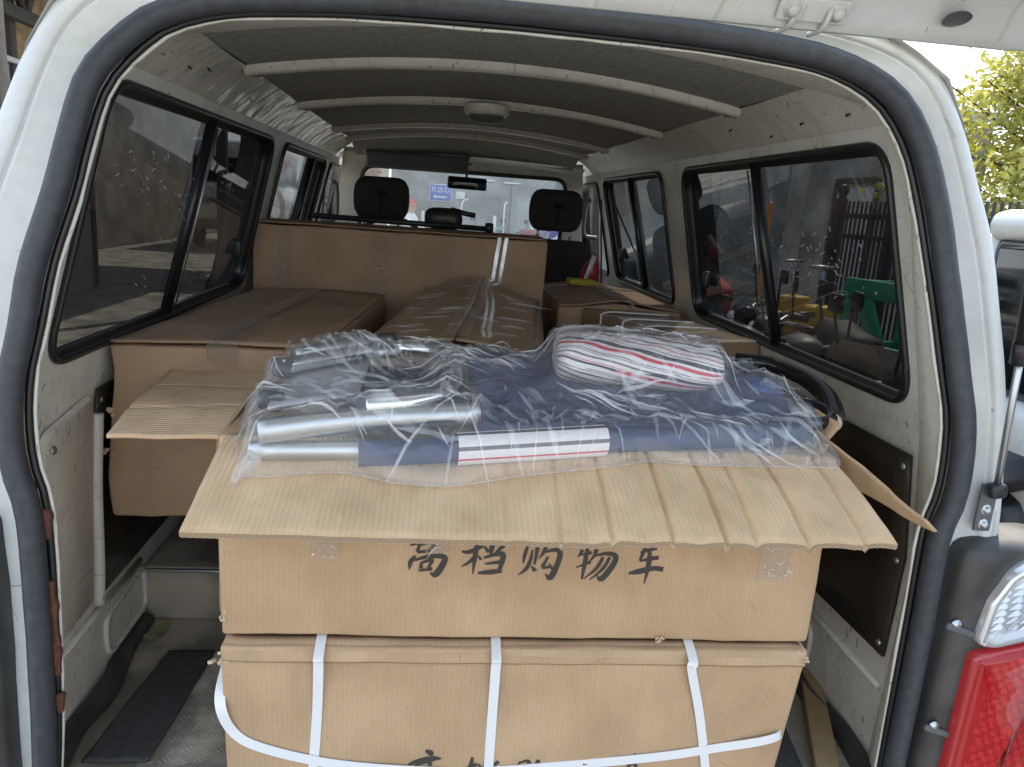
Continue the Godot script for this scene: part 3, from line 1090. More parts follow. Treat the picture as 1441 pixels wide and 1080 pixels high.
	var tpan := obj("trim_panel", face, M.trim_paint, van)
	st = start()
	tube(st, smooth_path([Vector3(-0.755, 1.10, -0.335), Vector3(-0.762, 0.95, -0.330), Vector3(-0.768, 0.80, -0.338), Vector3(-0.770, 0.70, -0.332)], 5), 0.012, 8)
	obj("wall_edge", st, M.inner_paint, van)
	st = start()
	lathe(st, [Vector2(0, 0.003), Vector2(0.006, 0.003), Vector2(0.008, 0.0)], 10, Transform3D(Basis(Vector3.BACK, -PI / 2), Vector3(-0.752, 1.085, -0.155)))
	obj("screw", st, M.satin_metal, tpan)
	# rusted flange where the seal has come away
	for q in [[1.02, 0.05], [0.87, 0.11], [0.79, 0.06], [0.71, 0.035]]:
		st = start()
		rbox(st, Vector3(0.012, q[1], 0.012), 0.003, Vector3i(3, 12, 3), Transform3D(Basis(Vector3.BACK, 0.03), Vector3(-0.694, q[0], -0.002)), 0.006, 22.0)
		obj("rust_patch", st, M.rust, van)

func build_cab() -> void:
	var st := start()
	# windscreen with its frame
	var hole := round_poly([Vector2(-0.585, 0.0), Vector2(0.595, 0.0), Vector2(0.535, 0.58), Vector2(-0.515, 0.58)], 0.07, 8)
	var pos := func(p: Vector2) -> Vector3: return Vector3(p.x, 1.135 + p.y * 0.965, -3.50 + p.y * 0.95)
	ring_cell(st, hole, [Vector2(-0.78, -0.10), Vector2(0.78, -0.10), Vector2(0.60, 0.66), Vector2(-0.60, 0.66)], pos, true)
	obj("windscreen_frame", st, M.inner_paint, van)
	st = start()
	var g := []
	for p in hole:
		g.append(pos.call(p))
	g.append(g[0])
	tube(st, PackedVector3Array(g), 0.012, 8, false)
	obj("windscreen_gasket", st, M.gasket, van)
	st = start(false)
	var ix := Geometry2D.triangulate_polygon(hole)
	for i in range(0, ix.size(), 3):
		tri(st, pos.call(hole[ix[i]]), pos.call(hole[ix[i + 1]]), pos.call(hole[ix[i + 2]]))
	obj("windscreen", st, M.front_glass, van)
	st = start()
	grid(st, 12, 4, func(u: float, v: float) -> Vector3:
		var x := lerpf(-0.60, 0.60, u)
		return Vector3(x, lerpf(1.745, 1.700, v) + 0.02 * (1.0 - pow(x / 0.6, 2.0)), lerpf(-2.80, -2.955, v)), 1.1, 0.2)
	obj("roof_header", st, M.inner_paint, van)
	st = start()
	bx(st, Vector3(0, 0.78, -3.50), Vector3(1.55, 0.72, 0.06), 0.02)
	obj("front_panel", st, M.grey_plastic, van)
	st = start()
	rbox(st, Vector3(1.36, 0.34, 0.42), 0.08, Vector3i(6, 2, 2), Transform3D(Basis(), Vector3(0, 1.03, -3.22)))
	obj("dashboard", st, M.black_plastic, van)
	# sun visor, mirror, lamp
	st = start()
	rbox(st, Vector3(0.50, 0.105, 0.022), 0.010, Vector3i(3, 1, 1), Transform3D(Basis(Vector3.RIGHT, 0.85), Vector3(-0.235, 1.722, -2.80)))
	obj("sun_visor", st, M.grey_plastic, van)
	var mi := part("rear_view_mirror", van, Vector3(0.012, 1.636, -2.80))
	st = start()
	rbox(st, Vector3(0.195, 0.060, 0.022), 0.010, Vector3i(3, 1, 1), Transform3D(Basis(Vector3.BACK, -0.01), Vector3.ZERO))
	obj("housing", st, M.black_plastic, mi)
	st = start()
	rbox(st, Vector3(0.182, 0.048, 0.004), 0.0015, Vector3i.ONE, Transform3D(Basis(), Vector3(0, 0, 0.0115)))
	obj("glass", st, M.mirror_glass, mi)
	st = start()
	rod(st, Vector3(-0.004, 0.02, -0.006), Vector3(-0.004, 0.095, -0.03), 0.006, 8)
	lathe(st, [Vector2(0, 0.014), Vector2(0.022, 0.012), Vector2(0.030, 0.0)], 14, Transform3D(Basis(Vector3.RIGHT, PI), Vector3(-0.004, 0.098, -0.03)))
	obj("stem", st, M.grey_plastic, mi)
	var dl := part("dome_lamp", van, Vector3(0.006, roof_at(0.0) - 0.016, -1.285))
	st = start()
	lathe(st, [Vector2(0.070, 0.004), Vector2(0.068, -0.016), Vector2(0.060, -0.024), Vector2(0.050, -0.024)], 32)
	obj("bezel", st, M.inner_paint, dl)
	st = start()
	lathe(st, [Vector2(0.055, -0.022), Vector2(0.050, -0.036), Vector2(0.030, -0.044), Vector2(0.0, -0.046)], 28)
	obj("cover", st, M.grey_plastic, dl)
	# seats
	for x in [-0.375, 0.405]:
		var s := part("front_seat", van, Vector3(x, 0, -2.40))
		st = start()
		rbox(st, Vector3(0.46, 0.66, 0.13), 0.06, Vector3i(4, 6, 2), Transform3D(Basis(Vector3.RIGHT, 0.12), Vector3(0, 1.08, 0.0)), 0.004, 3.0, func(p: Vector3) -> Vector3: return Vector3(p.x * (1.0 - 0.28 * pow(maxf(p.y + 0.05, 0.0) / 0.38, 1.6)), p.y, p.z))
		obj("backrest", st, M.seat_cloth, s)
		st = start()
		rbox(st, Vector3(0.245, 0.185, 0.095), 0.042, Vector3i(4, 3, 2), Transform3D(Basis(Vector3.RIGHT, 0.08), Vector3(0, 1.535, 0.02)), 0.003, 4.0, func(p: Vector3) -> Vector3: return Vector3(p.x * (1.0 - 0.3 * absf(p.y) * absf(p.y) / 0.02), p.y, p.z))
		var hr := obj("headrest", st, M.seat_cloth, s)
		st = start()
		for q in [-0.075, 0.075]:
			rod(st, Vector3(q, 1.38, 0.0), Vector3(q, 1.47, 0.01), 0.006, 8)
		obj("headrest_post", st, M.satin_metal, s)
		st = start()
		# palm stitched on the cover
		tube(st, PackedVector3Array([Vector3(0.0, 1.475, 0.074), Vector3(0.004, 1.51, 0.073), Vector3(0.0, 1.55, 0.070)]), 0.004, 6)
		for k in 9:
			var a := lerpf(-0.5, PI + 0.5, k / 8.0)
			tube(st, PackedVector3Array([Vector3(0.0, 1.548, 0.070), Vector3(0.032 * cos(a), 1.552 + 0.030 * sin(a) + 0.008, 0.069), Vector3(0.055 * cos(a), 1.546 + 0.034 * sin(a), 0.066)]), 0.004, 5, true, 0.001)
		obj("stitched_palm", st, M.seat_thread, hr)
		st = start()
		rbox(st, Vector3(0.48, 0.16, 0.48), 0.06, Vector3i(3, 2, 3), Transform3D(Basis(), Vector3(0, 0.80, -0.22)))
		obj("cushion", st, M.seat_cloth, s)
	var sw := part("steering_wheel", van, Vector3(-0.36, 1.27, -2.92))
	st = start()
	torus(st, 0.195, 0.014, 36, 8, Transform3D(Basis(Vector3.RIGHT, 1.05), Vector3.ZERO))
	obj("rim", st, M.black_plastic, sw)
	st = start()
	rod(st, Vector3(0, 0, 0), Vector3(0, -0.12, -0.20), 0.03, 10)
	rod(st, Vector3(-0.19, 0, 0), Vector3(0.19, 0, 0), 0.014, 8)
	obj("hub", st, M.black_plastic, sw)
	for s in [1, -1]:
		var gh := start()
		var x: float = s * (wide(1.50) - 0.012)
		tube(gh, smooth_path([Vector3(s * wide(1.60), 1.60, -2.85), Vector3(x - s * 0.035, 1.585, -2.86), Vector3(x - s * 0.04, 1.50, -2.87), Vector3(x - s * 0.03, 1.42, -2.87), Vector3(s * wide(1.41), 1.41, -2.86)], 5), 0.012, 8)
		obj("grab_handle", gh, M.grey_plastic, van)
		gh = start()
		var xb: float = s * (wide(1.5) - 0.03)
		tube(gh, PackedVector3Array([Vector3(s * (wide(1.6) - 0.012), 1.60, -2.56), Vector3(xb, 1.40, -2.50), Vector3(s * 0.66, 1.10, -2.40)]), 0.018, 6, true, -1.0, 0.15)
		obj("seat_belt", gh, M.seat_cloth, van)

# ------------------------------------------------------------------ the load
func carton(called: String, label: String, group: String, size: Vector3, at: Vector3, turn: float, m: Material, amp := 0.006, warp: Variant = null, seedv := Vector3.ZERO, flaps := true) -> Node3D:
	var o := thing(called, label, "cardboard box", at, turn, group)
	var st := start()
	var seg := Vector3i(maxi(3, int(size.x / 0.035)), maxi(3, int(size.y / 0.035)), maxi(3, int(size.z / 0.035)))
	rbox(st, size, 0.007, seg, Transform3D(Basis(), Vector3(0, size.y / 2.0, 0)), amp, 4.0, warp, seedv)
	obj("box_body", st, m, o)
	if flaps:
		var along_z := size.z > size.x
		var L := size.z if along_z else size.x
		var W := size.x if along_z else size.z
		for s in [-1, 1]:
			st = start()
			slab(st, int(L / 0.03), 8, func(u: float, v: float) -> Vector3:
				var a := lerpf(-L / 2.0 + 0.004, L / 2.0 - 0.004, u)
				var b: float = s * lerpf(W / 2.0 - 0.002, 0.002, v)
				if s < 0:
					a = -a
				var p := Vector3(b, size.y, a) if along_z else Vector3(a, size.y, -b)
				var q := p - Vector3(0, size.y / 2.0, 0)
				if warp != null:
					q = warp.call(q)
				q.y += size.y / 2.0 + 0.008 + 0.6 * amp * (v + noise.get_noise_2d(a * 300.0 + seedv.x * 90.0, b * 300.0)) + 0.004 * absf(noise.get_noise_1d(a * 900.0)) * v
				return q, Vector3.UP, 0.004, L, W / 2.0)
			obj("top_flap", st, m, o)
		st = start()
		grid(st, int(L / 0.02), 4, func(u: float, v: float) -> Vector3:
			var a := lerpf(-L / 2.0, L / 2.0, u)
			var b := lerpf(-0.028, 0.028, v)
			var q := Vector3(b, size.y / 2.0, a) if along_z else Vector3(a, size.y / 2.0, -b)
			if warp != null:
				q = warp.call(q)
			q.y += size.y / 2.0 + 0.0105 + 1.4 * amp + 0.003 * absf(noise.get_noise_2d(a * 1500.0, b * 1500.0))
			return q, L, 0.056)
		obj("packing_tape", st, M.tape, o)
	return o

func tape_patch(o: Node3D, c: Vector3, w: float, h: float, seedn: float) -> void:
	var st := start()
	grid(st, 24, 16, func(u: float, v: float) -> Vector3:
		var x := (u - 0.5) * w * (1.0 + 0.12 * noise.get_noise_1d(v * 160.0 + seedn))
		var y := (v - 0.5) * h * (1.0 + 0.10 * noise.get_noise_1d(u * 160.0 + seedn + 70.0))
		return c + Vector3(x, y, 0.0025 + 0.006 * pow(absf(noise.get_noise_2d(u * 300.0 + seedn, v * 300.0)), 1.2)), w, h)
	obj("packing_tape", st, M.tape, o)
	crease_glints("tape_crease_glints", o, M.fold_glint, int(5.0 + w * h * 2200.0), func(k: int) -> Vector3: return Vector3(c.x + rng.randf_range(-0.45, 0.45) * w, c.y + rng.randf_range(-0.45, 0.45) * h, rng.randf() * PI),
		func(x: float, y: float) -> Vector3: return Vector3(x, y, c.z + 0.0055), Vector3(0, 0, 1), 0.028, 0.0020)  # white slivers stand in for glints on the tape

# raised pale slivers, highlights of creased film or tape put into the colour: at(x, y) gives a point, up its normal
func crease_glints(called: String, o: Node3D, m: Material, n: int, pick: Callable, at: Callable, up: Vector3, long: float, thick: float) -> void:
	var st := start(false)
	for k in n:
		var c: Vector3 = pick.call(k)
		if c.z < 0.0:
			continue
		var a := c.z
		var len := long * (0.25 + 0.75 * rng.randf() * rng.randf())
		var w := thick * rng.randf_range(0.4, 1.0)
		var bend := rng.randf_range(-0.16, 0.16)
		var prev := []
		for q in 5:
			var t := q / 4.0 - 0.5
			var d := Vector2(cos(a + bend * t), sin(a + bend * t))
			var e := Vector2(-d.y, d.x)
			var p := Vector2(c.x, c.y) + d * t * len
			var taper := 1.0 - 4.0 * t * t + 0.12
			var row := [at.call(p.x - e.x * w * taper, p.y - e.y * w * taper) + up * 0.0004, at.call(p.x, p.y) + up * (0.0006 + w * 0.9 * taper), at.call(p.x + e.x * w * taper, p.y + e.y * w * taper) + up * 0.0004]
			if q > 0:
				quad(st, prev[0], prev[1], row[1], row[0])
				quad(st, prev[1], prev[2], row[2], row[1])
			prev = row
	obj(called, st, m, o).set_meta("kind", "stuff")

func torn_bit(o: Node3D, c: Vector3, size: float) -> void:
	var st := start()
	for k in 5:
		var d := Vector3(rng.randf_range(-1, 1), rng.randf_range(-1, 1), rng.randf_range(0.0, 0.7)) * size * 0.5
		rbox(st, Vector3(size * 0.5, size * 0.28, size * 0.18), size * 0.06, Vector3i(2, 2, 1), Transform3D(Basis.from_euler(Vector3(rng.randf() * 2, rng.randf() * 3, rng.randf() * 3)), c + d), size * 0.1, 20.0)
	obj("torn_corner", st, M.card_torn, o)

func lettering(o: Node3D, origin: Vector2, k: float, face: Callable) -> void:
	var at := func(x: float, y: float, l: float) -> Vector3:
		var p := origin + Vector2(x, -y) * k
		return Vector3(p.x, p.y, face.call(p.x, p.y) + l)
	var chars := [
		[[[180, 0, 10], [205, 14, 22], [212, 30, 6]], [[95, 84, 6], [140, 66, 17], [215, 46, 21], [262, 44, 4]], [[140, 76, 8], [132, 118, 14]], [[140, 82, 9], [195, 64, 15], [205, 86, 13], [182, 118, 8]], [[130, 121, 9], [192, 110, 12]], [[122, 138, 9], [100, 172, 15], [96, 212, 4]], [[108, 166, 6], [180, 142, 14], [256, 140, 18], [262, 168, 20], [225, 235, 22], [195, 226, 3]], [[152, 172, 8], [152, 206, 13]], [[152, 174, 8], [204, 160, 13], [186, 200, 8]], [[140, 217, 6], [206, 205, 13]]],
		[[[345, 110, 7], [380, 113, 15], [445, 80, 12]], [[420, 36, 9], [412, 120, 17], [405, 228, 4]], [[412, 125, 8], [385, 166, 11], [345, 191, 3]], [[425, 130, 4], [442, 152, 11]], [[492, 46, 9], [492, 80, 17], [485, 119, 9]], [[452, 80, 6], [476, 110, 13]], [[557, 68, 15], [530, 92, 12], [505, 117, 3]], [[455, 141, 8], [510, 122, 14], [546, 121, 19], [545, 160, 17], [530, 216, 9]], [[462, 173, 6], [535, 161, 13]], [[430, 223, 8], [490, 216, 17], [547, 208, 13]]],
		[[[668, 68, 7], [655, 120, 13], [650, 167, 4]], [[668, 76, 7], [703, 64, 11], [715, 82, 14], [706, 172, 7]], [[691, 95, 6], [686, 140, 11], [668, 195, 13], [630, 231, 3]], [[690, 180, 4], [714, 207, 16]], [[764, 58, 15], [745, 110, 11], [725, 141, 3]], [[750, 106, 6], [800, 92, 13], [829, 106, 18], [820, 170, 18], [790, 242, 20], [764, 221, 3]], [[771, 128, 8], [746, 186, 13]], [[746, 191, 8], [792, 180, 11]], [[778, 164, 4], [800, 197, 11]]],
		[[[941, 88, 13], [920, 127, 4]], [[930, 116, 5], [987, 100, 13]], [[914, 183, 4], [987, 150, 13]], [[966, 66, 10], [958, 150, 15], [950, 245, 7]], [[1011, 82, 15], [1000, 120, 11], [975, 152, 3]], [[1000, 119, 6], [1060, 105, 13], [1108, 116, 18], [1103, 162, 20], [1050, 242, 20], [1024, 222, 3]], [[1047, 124, 11], [1020, 182, 11], [960, 242, 3]], [[1082, 124, 11], [1050, 187, 11], [990, 247, 3]]],
		[[[1235, 97, 8], [1285, 80, 13], [1320, 76, 6]], [[1275, 26, 6], [1260, 62, 13], [1245, 112, 13], [1235, 141, 6]], [[1235, 143, 6], [1280, 132, 13], [1332, 122, 15]], [[1185, 210, 8], [1240, 198, 20], [1310, 181, 17], [1362, 186, 18]], [[1280, 76, 10], [1285, 150, 18], [1272, 266, 3]]]]
	for c in chars:
		var st := start(false)
		var lift := 0.0006
		for s in c:
			stroke(st, s, at, lift, 1.5)
			lift += 0.00006
		obj("printed_character", st, M.ink, o)

func strap(o: Node3D, pts: Array, wide_: float, nrm: Vector3) -> void:
	var p := smooth_path(pts, 8)
	var st := start(false)
	var n := p.size()
	for i in n - 1:
		var d0 := (p[mini(i + 1, n - 1)] - p[maxi(i - 1, 0)]).normalized()
		var d1 := (p[mini(i + 2, n - 1)] - p[i]).normalized()
		var s0 := d0.cross(nrm).normalized() * wide_ / 2.0
		var s1 := d1.cross(nrm).normalized() * wide_ / 2.0
		var l := nrm * 0.0012
		quad(st, p[i] - s0 + l, p[i] + s0 + l, p[i + 1] + s1 + l, p[i + 1] - s1 + l)
		quad(st, p[i] - s0, p[i] - s0 + l, p[i + 1] - s1 + l, p[i + 1] - s1)
		quad(st, p[i] + s0 + l, p[i] + s0, p[i + 1] + s1, p[i + 1] + s1 + l)
	obj("strap", st, M.strap_white, o)

func build_cargo() -> void:
	# --- strapped carton at the sill
	var size := Vector3(0.95, 0.338, 0.42)
	var warp_low := func(p: Vector3) -> Vector3:
		var k := clampf((0.17 - p.y) / 0.34, 0.0, 1.0)
		p.x += (0.012 if p.x < 0 else -0.040) * k * absf(p.x) / 0.475
		p.z += 0.012 * (1.0 - pow(p.x / 0.48, 2.0)) * sin(k * PI) if p.z > 0 else 0.0
		return p
	var low := carton("strapped_carton", "closed carton with white straps standing on the van sill, under the opened carton", "", size, Vector3(0.047, 0.516, -0.150), 0.0, M.cardboard, 0.004, warp_low, Vector3(0.3, 0.1, 0.7), false)
	var face_low := func(x: float, y: float) -> float:
		var p: Vector3 = warp_low.call(Vector3(x, y - 0.169, 0.21))
		return p.z + 0.004 * noise.get_noise_3dv((Vector3(x, y - 0.169, 0.21) + Vector3(0.3, 0.1, 0.7)) * 400.0)
	lettering(low, Vector2(-0.209, 0.161), 0.000318, face_low)
	var fx := func(x: float, y: float, z := 0.0) -> Vector3: return Vector3(x - 0.047, y - 0.516, face_low.call(x - 0.047, y - 0.516) + 0.001 + z)
	strap(low, [Vector3(-0.322, 0.3455, 0.150), Vector3(-0.323, 0.3455, 0.186), Vector3(-0.323, 0.328, 0.2262), Vector3(-0.323, 0.312, 0.2235), fx.call(-0.278, 0.74, 0.0006), fx.call(-0.284, 0.62, 0.0006), fx.call(-0.29, 0.522, 0.0006)], 0.0155, Vector3(0, 0.6, 0.8))
	strap(low, [Vector3(-0.048, 0.3455, 0.150), Vector3(-0.048, 0.3455, 0.186), Vector3(-0.048, 0.328, 0.2262), Vector3(-0.048, 0.312, 0.2235), fx.call(-0.001, 0.74, 0.0006), fx.call(-0.001, 0.62, 0.0006), fx.call(-0.002, 0.522, 0.0006)], 0.0155, Vector3(0, 0.6, 0.8))
	strap(low, [Vector3(0.270, 0.3455, 0.150), Vector3(0.272, 0.3455, 0.186), Vector3(0.272, 0.328, 0.2262), Vector3(0.272, 0.312, 0.2235), fx.call(0.345, 0.74, 0.0006), fx.call(0.372, 0.62, 0.0006), fx.call(0.39, 0.522, 0.0006)], 0.0155, Vector3(0, 0.6, 0.8))
	strap(low, [fx.call(-0.429, 0.80, -0.06), fx.call(-0.427, 0.76, 0.0006), fx.call(-0.405, 0.703, 0.0006), fx.call(-0.351, 0.675, 0.0006), fx.call(-0.24, 0.650, 0.0006), fx.call(-0.10, 0.640, 0.0006), fx.call(0.015, 0.639, 0.0006), fx.call(0.254, 0.660, 0.0006), fx.call(0.375, 0.676, 0.0006), fx.call(0.492, 0.697, 0.0006), fx.call(0.507, 0.70, -0.06)], 0.0165, Vector3(0, 0, 1))
	torn_bit(low, Vector3(-0.474, 0.315, 0.195), 0.030)
	torn_bit(low, Vector3(0.466, 0.325, 0.200), 0.022)
	var st := start()
	slab(st, 60, 3, func(u: float, v: float) -> Vector3:
		var x := lerpf(-0.47, 0.468, u)
		return Vector3(x, 0.3425 + 0.003 * noise.get_noise_1d(x * 400.0) - 0.024 * v * v, 0.185 + 0.033 * v + 0.002 * noise.get_noise_1d(x * 700.0)), Vector3(0, 1, 0.4).normalized(), 0.004, 0.94, 0.05)
	obj("top_edge", st, M.cardboard, low)

	# --- opened carton on top of it
	var top := carton("opened_carton", "carton with black brush lettering and its flaps folded open, on the strapped carton", "", Vector3(0.95, 0.325, 0.42), Vector3(0.047, 0.865, -0.160), 0.0, M.cardboard, 0.004, null, Vector3(0.9, 0.5, 0.2), false)
	var face_top := func(x: float, y: float) -> float:
		return 0.21 + 0.004 * noise.get_noise_3dv((Vector3(x, y - 0.1625, 0.21) + Vector3(0.9, 0.5, 0.2)) * 400.0)
	lettering(top, Vector2(-0.221, 0.1865), 0.000318, face_top)
	tape_patch(top, Vector3(-0.318, 0.158, 0.212), 0.040, 0.045, 3.0)
	tape_patch(top, Vector3(-0.150, 0.178, 0.212), 0.035, 0.060, 33.0)
	tape_patch(top, Vector3(0.045, 0.186, 0.212), 0.05, 0.045, 63.0)
	tape_patch(top, Vector3(0.395, 0.155, 0.212), 0.055, 0.085, 93.0)
	torn_bit(top, Vector3(-0.470, 0.185, 0.207), 0.034)
	torn_bit(top, Vector3(-0.468, 0.035, 0.205), 0.018)
	torn_bit(top, Vector3(0.220, 0.004, 0.210), 0.013)
	st = start()
	rbox(st, Vector3(0.006, 0.30, 0.07), 0.002, Vector3i(1, 10, 2), Transform3D(Basis(Vector3.UP, 0.35), Vector3(-0.481, 0.16, 0.175)), 0.004, 5.0)
	obj("side_seam", st, M.cardboard, top)
	# the big front flap: score lines across it, flutes showing along its edge
	var score := [[-0.055, -0.06, 0.4], [0.0133, 0.0124, 0.7], [0.078, 0.083, 1.0], [0.160, 0.167, 1.2], [0.228, 0.244, 1.4], [0.276, 0.287, 0.8], [0.341, 0.363, 1.1], [0.428, 0.445, 0.8]]
	var flap := func(u: float, v: float) -> Vector3:
		var x := lerpf(lerpf(-0.460, 0.455, u), lerpf(-0.478, 0.490, u), v)
		var y := 0.327 - 0.079 * pow(v, 1.25)
		var z := 0.205 + 0.168 * v + 0.006 * sin(u * 5.0 + 0.4) * v
		y += 0.004 * noise.get_noise_2d(x * 350.0, v * 120.0)
		for c in score:
			var d := absf(x - lerpf(c[0], c[1], v))
			y -= 0.0075 * c[2] * maxf(0.0, 1.0 - d / 0.0055)
		var cell := fposmod((x + 0.02) / 0.075, 1.0)
		y += 0.0035 * sin(cell * PI) * smoothstep(-0.1, 0.1, x)
		y -= 0.010 * v * smoothstep(0.1, 0.9, u) * (1.0 - u)
		return Vector3(x, y, z)
	st = start()
	slab(st, 460, 14, flap, Vector3(0, 0.95, 0.31), 0.0095, 0.95, 0.19)
	var fl := obj("front_flap", st, M.cardboard_pale, top)
	var dn := Vector3(0, 0.95, 0.31)
	var waves := 118
	var ce := start()
	for layer in 2:
		for k in waves * 4:
			var u0 := float(k) / (waves * 4)
			var u1 := float(k + 1) / (waves * 4)
			var y0 := -0.0027 - 0.0041 * layer + 0.0017 * sin(u0 * waves * TAU + layer)
			var y1 := -0.0027 - 0.0041 * layer + 0.0017 * sin(u1 * waves * TAU + layer)
			var a: Vector3 = flap.call(u0, 1.0) + dn * y0 + Vector3(0, -0.31, 0.95) * 0.0015
			var b: Vector3 = flap.call(u1, 1.0) + dn * y1 + Vector3(0, -0.31, 0.95) * 0.0015
			quad(ce, a - dn * 0.0005, b - dn * 0.0005, b + dn * 0.0005, a + dn * 0.0005)
	obj("corrugation", ce, M.card_torn, fl).set_meta("kind", "stuff")
	ce = start()  # dark strip behind the corrugation, painted as shade between the flutes
	for k in 100:
		for layer in 2:
			var a: Vector3 = flap.call(k / 100.0, 1.0) + Vector3(0, -0.31, 0.95) * 0.0006
			var b: Vector3 = flap.call((k + 1) / 100.0, 1.0) + Vector3(0, -0.31, 0.95) * 0.0006
			quad(ce, a - dn * (0.0046 + 0.0041 * layer), b - dn * (0.0046 + 0.0041 * layer), b - dn * (0.0010 + 0.0041 * layer), a - dn * (0.0010 + 0.0041 * layer))
	obj("flute_shade", ce, M.card_shade, fl)
	# left flap
	st = start()
	var lfl := func(u: float, v: float) -> Vector3:
		var x := lerpf(-0.470, lerpf(-0.673, -0.630, u), v)
		var z := lerpf(-0.205, 0.205, u)
		var y := 0.330 - 0.006 * v + 0.006 * noise.get_noise_2d(x * 300.0, z * 300.0) - 0.007 * smoothstep(0.72, 1.0, u)
		y -= 0.004 * maxf(0.0, 1.0 - absf(u - 0.66 - 0.06 * v) / 0.02) + 0.003 * maxf(0.0, 1.0 - absf(u - 0.33) / 0.02)
		return Vector3(x, y, z)
	slab(st, 60, 24, lfl, Vector3.UP, 0.0055, 0.42, 0.2)
	obj("left_flap", st, M.cardboard_pale, top)
	# right flap, torn and hanging off its corner
	st = start()
	slab(st, 30, 8, func(u: float, v: float) -> Vector3:
		var z := lerpf(0.12, 0.345, u)
		var x := 0.482 + 0.062 * u + 0.004 * noise.get_noise_1d(u * 250.0)
		var y := lerpf(0.345, 0.280, u) - 0.002 * sin(u * 9.0) - v * lerpf(0.070, 0.016, u)
		return Vector3(x + 0.018 * v, y, z), Vector3(1, 0.25, 0).normalized(), 0.006, 0.26, 0.06)
	obj("right_flap", st, M.cardboard, top)
	torn_bit(top, Vector3(0.478, 0.325, 0.150), 0.022)
	st = start()
	slab(st, 30, 6, func(u: float, v: float) -> Vector3:
		var z := lerpf(-0.21, 0.14, u)
		return Vector3(0.476 + 0.03 * v, 0.318 + 0.045 * v + 0.003 * noise.get_noise_1d(u * 300.0), z), Vector3(-1, 0.4, 0).normalized(), 0.006, 0.36, 0.06)
	obj("back_flap", st, M.cardboard, top)

	# --- carton along the left wall
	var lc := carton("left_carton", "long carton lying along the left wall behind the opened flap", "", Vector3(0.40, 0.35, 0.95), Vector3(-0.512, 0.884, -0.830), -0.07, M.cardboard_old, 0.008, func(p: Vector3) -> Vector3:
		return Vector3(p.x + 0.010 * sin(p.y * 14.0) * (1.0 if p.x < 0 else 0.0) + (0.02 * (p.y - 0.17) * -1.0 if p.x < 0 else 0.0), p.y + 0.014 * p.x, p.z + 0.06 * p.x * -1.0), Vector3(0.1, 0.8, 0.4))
	st = start()
	grid(st, 12, 30, func(u: float, v: float) -> Vector3: return Vector3(0.02 + 0.06 * (u - 0.5), 0.36 - (0.045 * maxf(0.0, v - 0.6) / 0.4) + 0.004 * absf(noise.get_noise_2d(u * 200.0, v * 500.0)) + 0.006, 0.28 + 0.20 * minf(v / 0.6, 1.0) + 0.004 * maxf(0.0, v - 0.6)), 0.06, 0.3)
	obj("packing_tape", st, M.tape, lc)
	torn_bit(lc, Vector3(-0.205, 0.22, 0.478), 0.03)
	torn_bit(lc, Vector3(-0.200, 0.13, 0.478), 0.028)
	torn_bit(lc, Vector3(-0.19, 0.045, 0.478), 0.024)
	# handling marks printed on its end
	st = start(false)
	for q in [Vector2(0.085, 0.155), Vector2(0.030, 0.115)]:
		for e in 4:
			var r := 0.010
			var a := Vector2(-r, -r) if e == 0 else (Vector2(r, -r) if e == 1 else (Vector2(r, r) if e == 2 else Vector2(-r, r)))
			var b := Vector2(a.y * -1.0, a.x) if e != 9 else a
			stroke(st, [[q.x + a.x, q.y + a.y, 0.002], [q.x + b.x, q.y + b.y, 0.002]], func(x: float, y: float, l: float) -> Vector3: return Vector3(x, y, 0.484 - x * 0.06 + l), 0.0004 + 0.0001 * e)
	obj("printed_mark", st, M.ink, lc)

	# --- carton in the middle, wrapped in film, with a humped lid, and the one under it
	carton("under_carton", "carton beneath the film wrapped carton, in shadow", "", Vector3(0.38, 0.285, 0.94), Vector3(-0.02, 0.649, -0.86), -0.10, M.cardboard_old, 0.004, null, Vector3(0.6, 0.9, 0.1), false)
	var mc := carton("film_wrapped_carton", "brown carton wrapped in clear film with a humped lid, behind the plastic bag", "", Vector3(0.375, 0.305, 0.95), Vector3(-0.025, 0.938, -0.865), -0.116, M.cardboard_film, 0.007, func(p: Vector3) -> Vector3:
		if p.y > 0.0:
			p.y += (0.046 * exp(-pow((p.z + 0.44) / 0.20, 2.0)) * exp(-pow((p.x + 0.03) / 0.12, 2.0)) + 0.014 * exp(-pow(p.x / 0.11, 2.0))) * p.y / 0.15
		return p, Vector3(0.2, 0.3, 0.5))
	crease_glints("film_fold_glints", mc, M.crumple_glint, 34, func(k: int) -> Vector3: return Vector3(rng.randf_range(-0.17, 0.17), rng.randf_range(-0.45, 0.45), fposmod(rng.randfn() * 0.35, PI)),
		func(x: float, z: float) -> Vector3: return Vector3(x, 0.3155 + 0.046 * exp(-pow((z + 0.44) / 0.20, 2.0)) * exp(-pow((x + 0.03) / 0.12, 2.0)) + 0.014 * exp(-pow(x / 0.11, 2.0)), z), Vector3.UP, 0.22, 0.0055)  # pale slivers painted as glossy streaks on the wrapping film

	# --- wide carton behind
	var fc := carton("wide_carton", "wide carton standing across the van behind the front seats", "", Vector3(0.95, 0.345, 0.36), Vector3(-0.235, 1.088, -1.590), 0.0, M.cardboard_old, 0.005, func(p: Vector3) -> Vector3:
		for c in [-0.28, -0.17, -0.05, 0.05, 0.13, 0.22, 0.29, 0.37]:
			if p.z > 0.1:
				p.z -= 0.004 * maxf(0.0, 1.0 - absf(p.x - c) / 0.03)
		return p, Vector3(0.7, 0.2, 0.9))
	for q in [[-0.07, 0.055, 3.0], [0.145, 0.04, 40.0], [-0.375, 0.04, 90.0]]:
		tape_patch(fc, Vector3(q[0], 0.17, 0.183), q[1], 0.33, q[2])
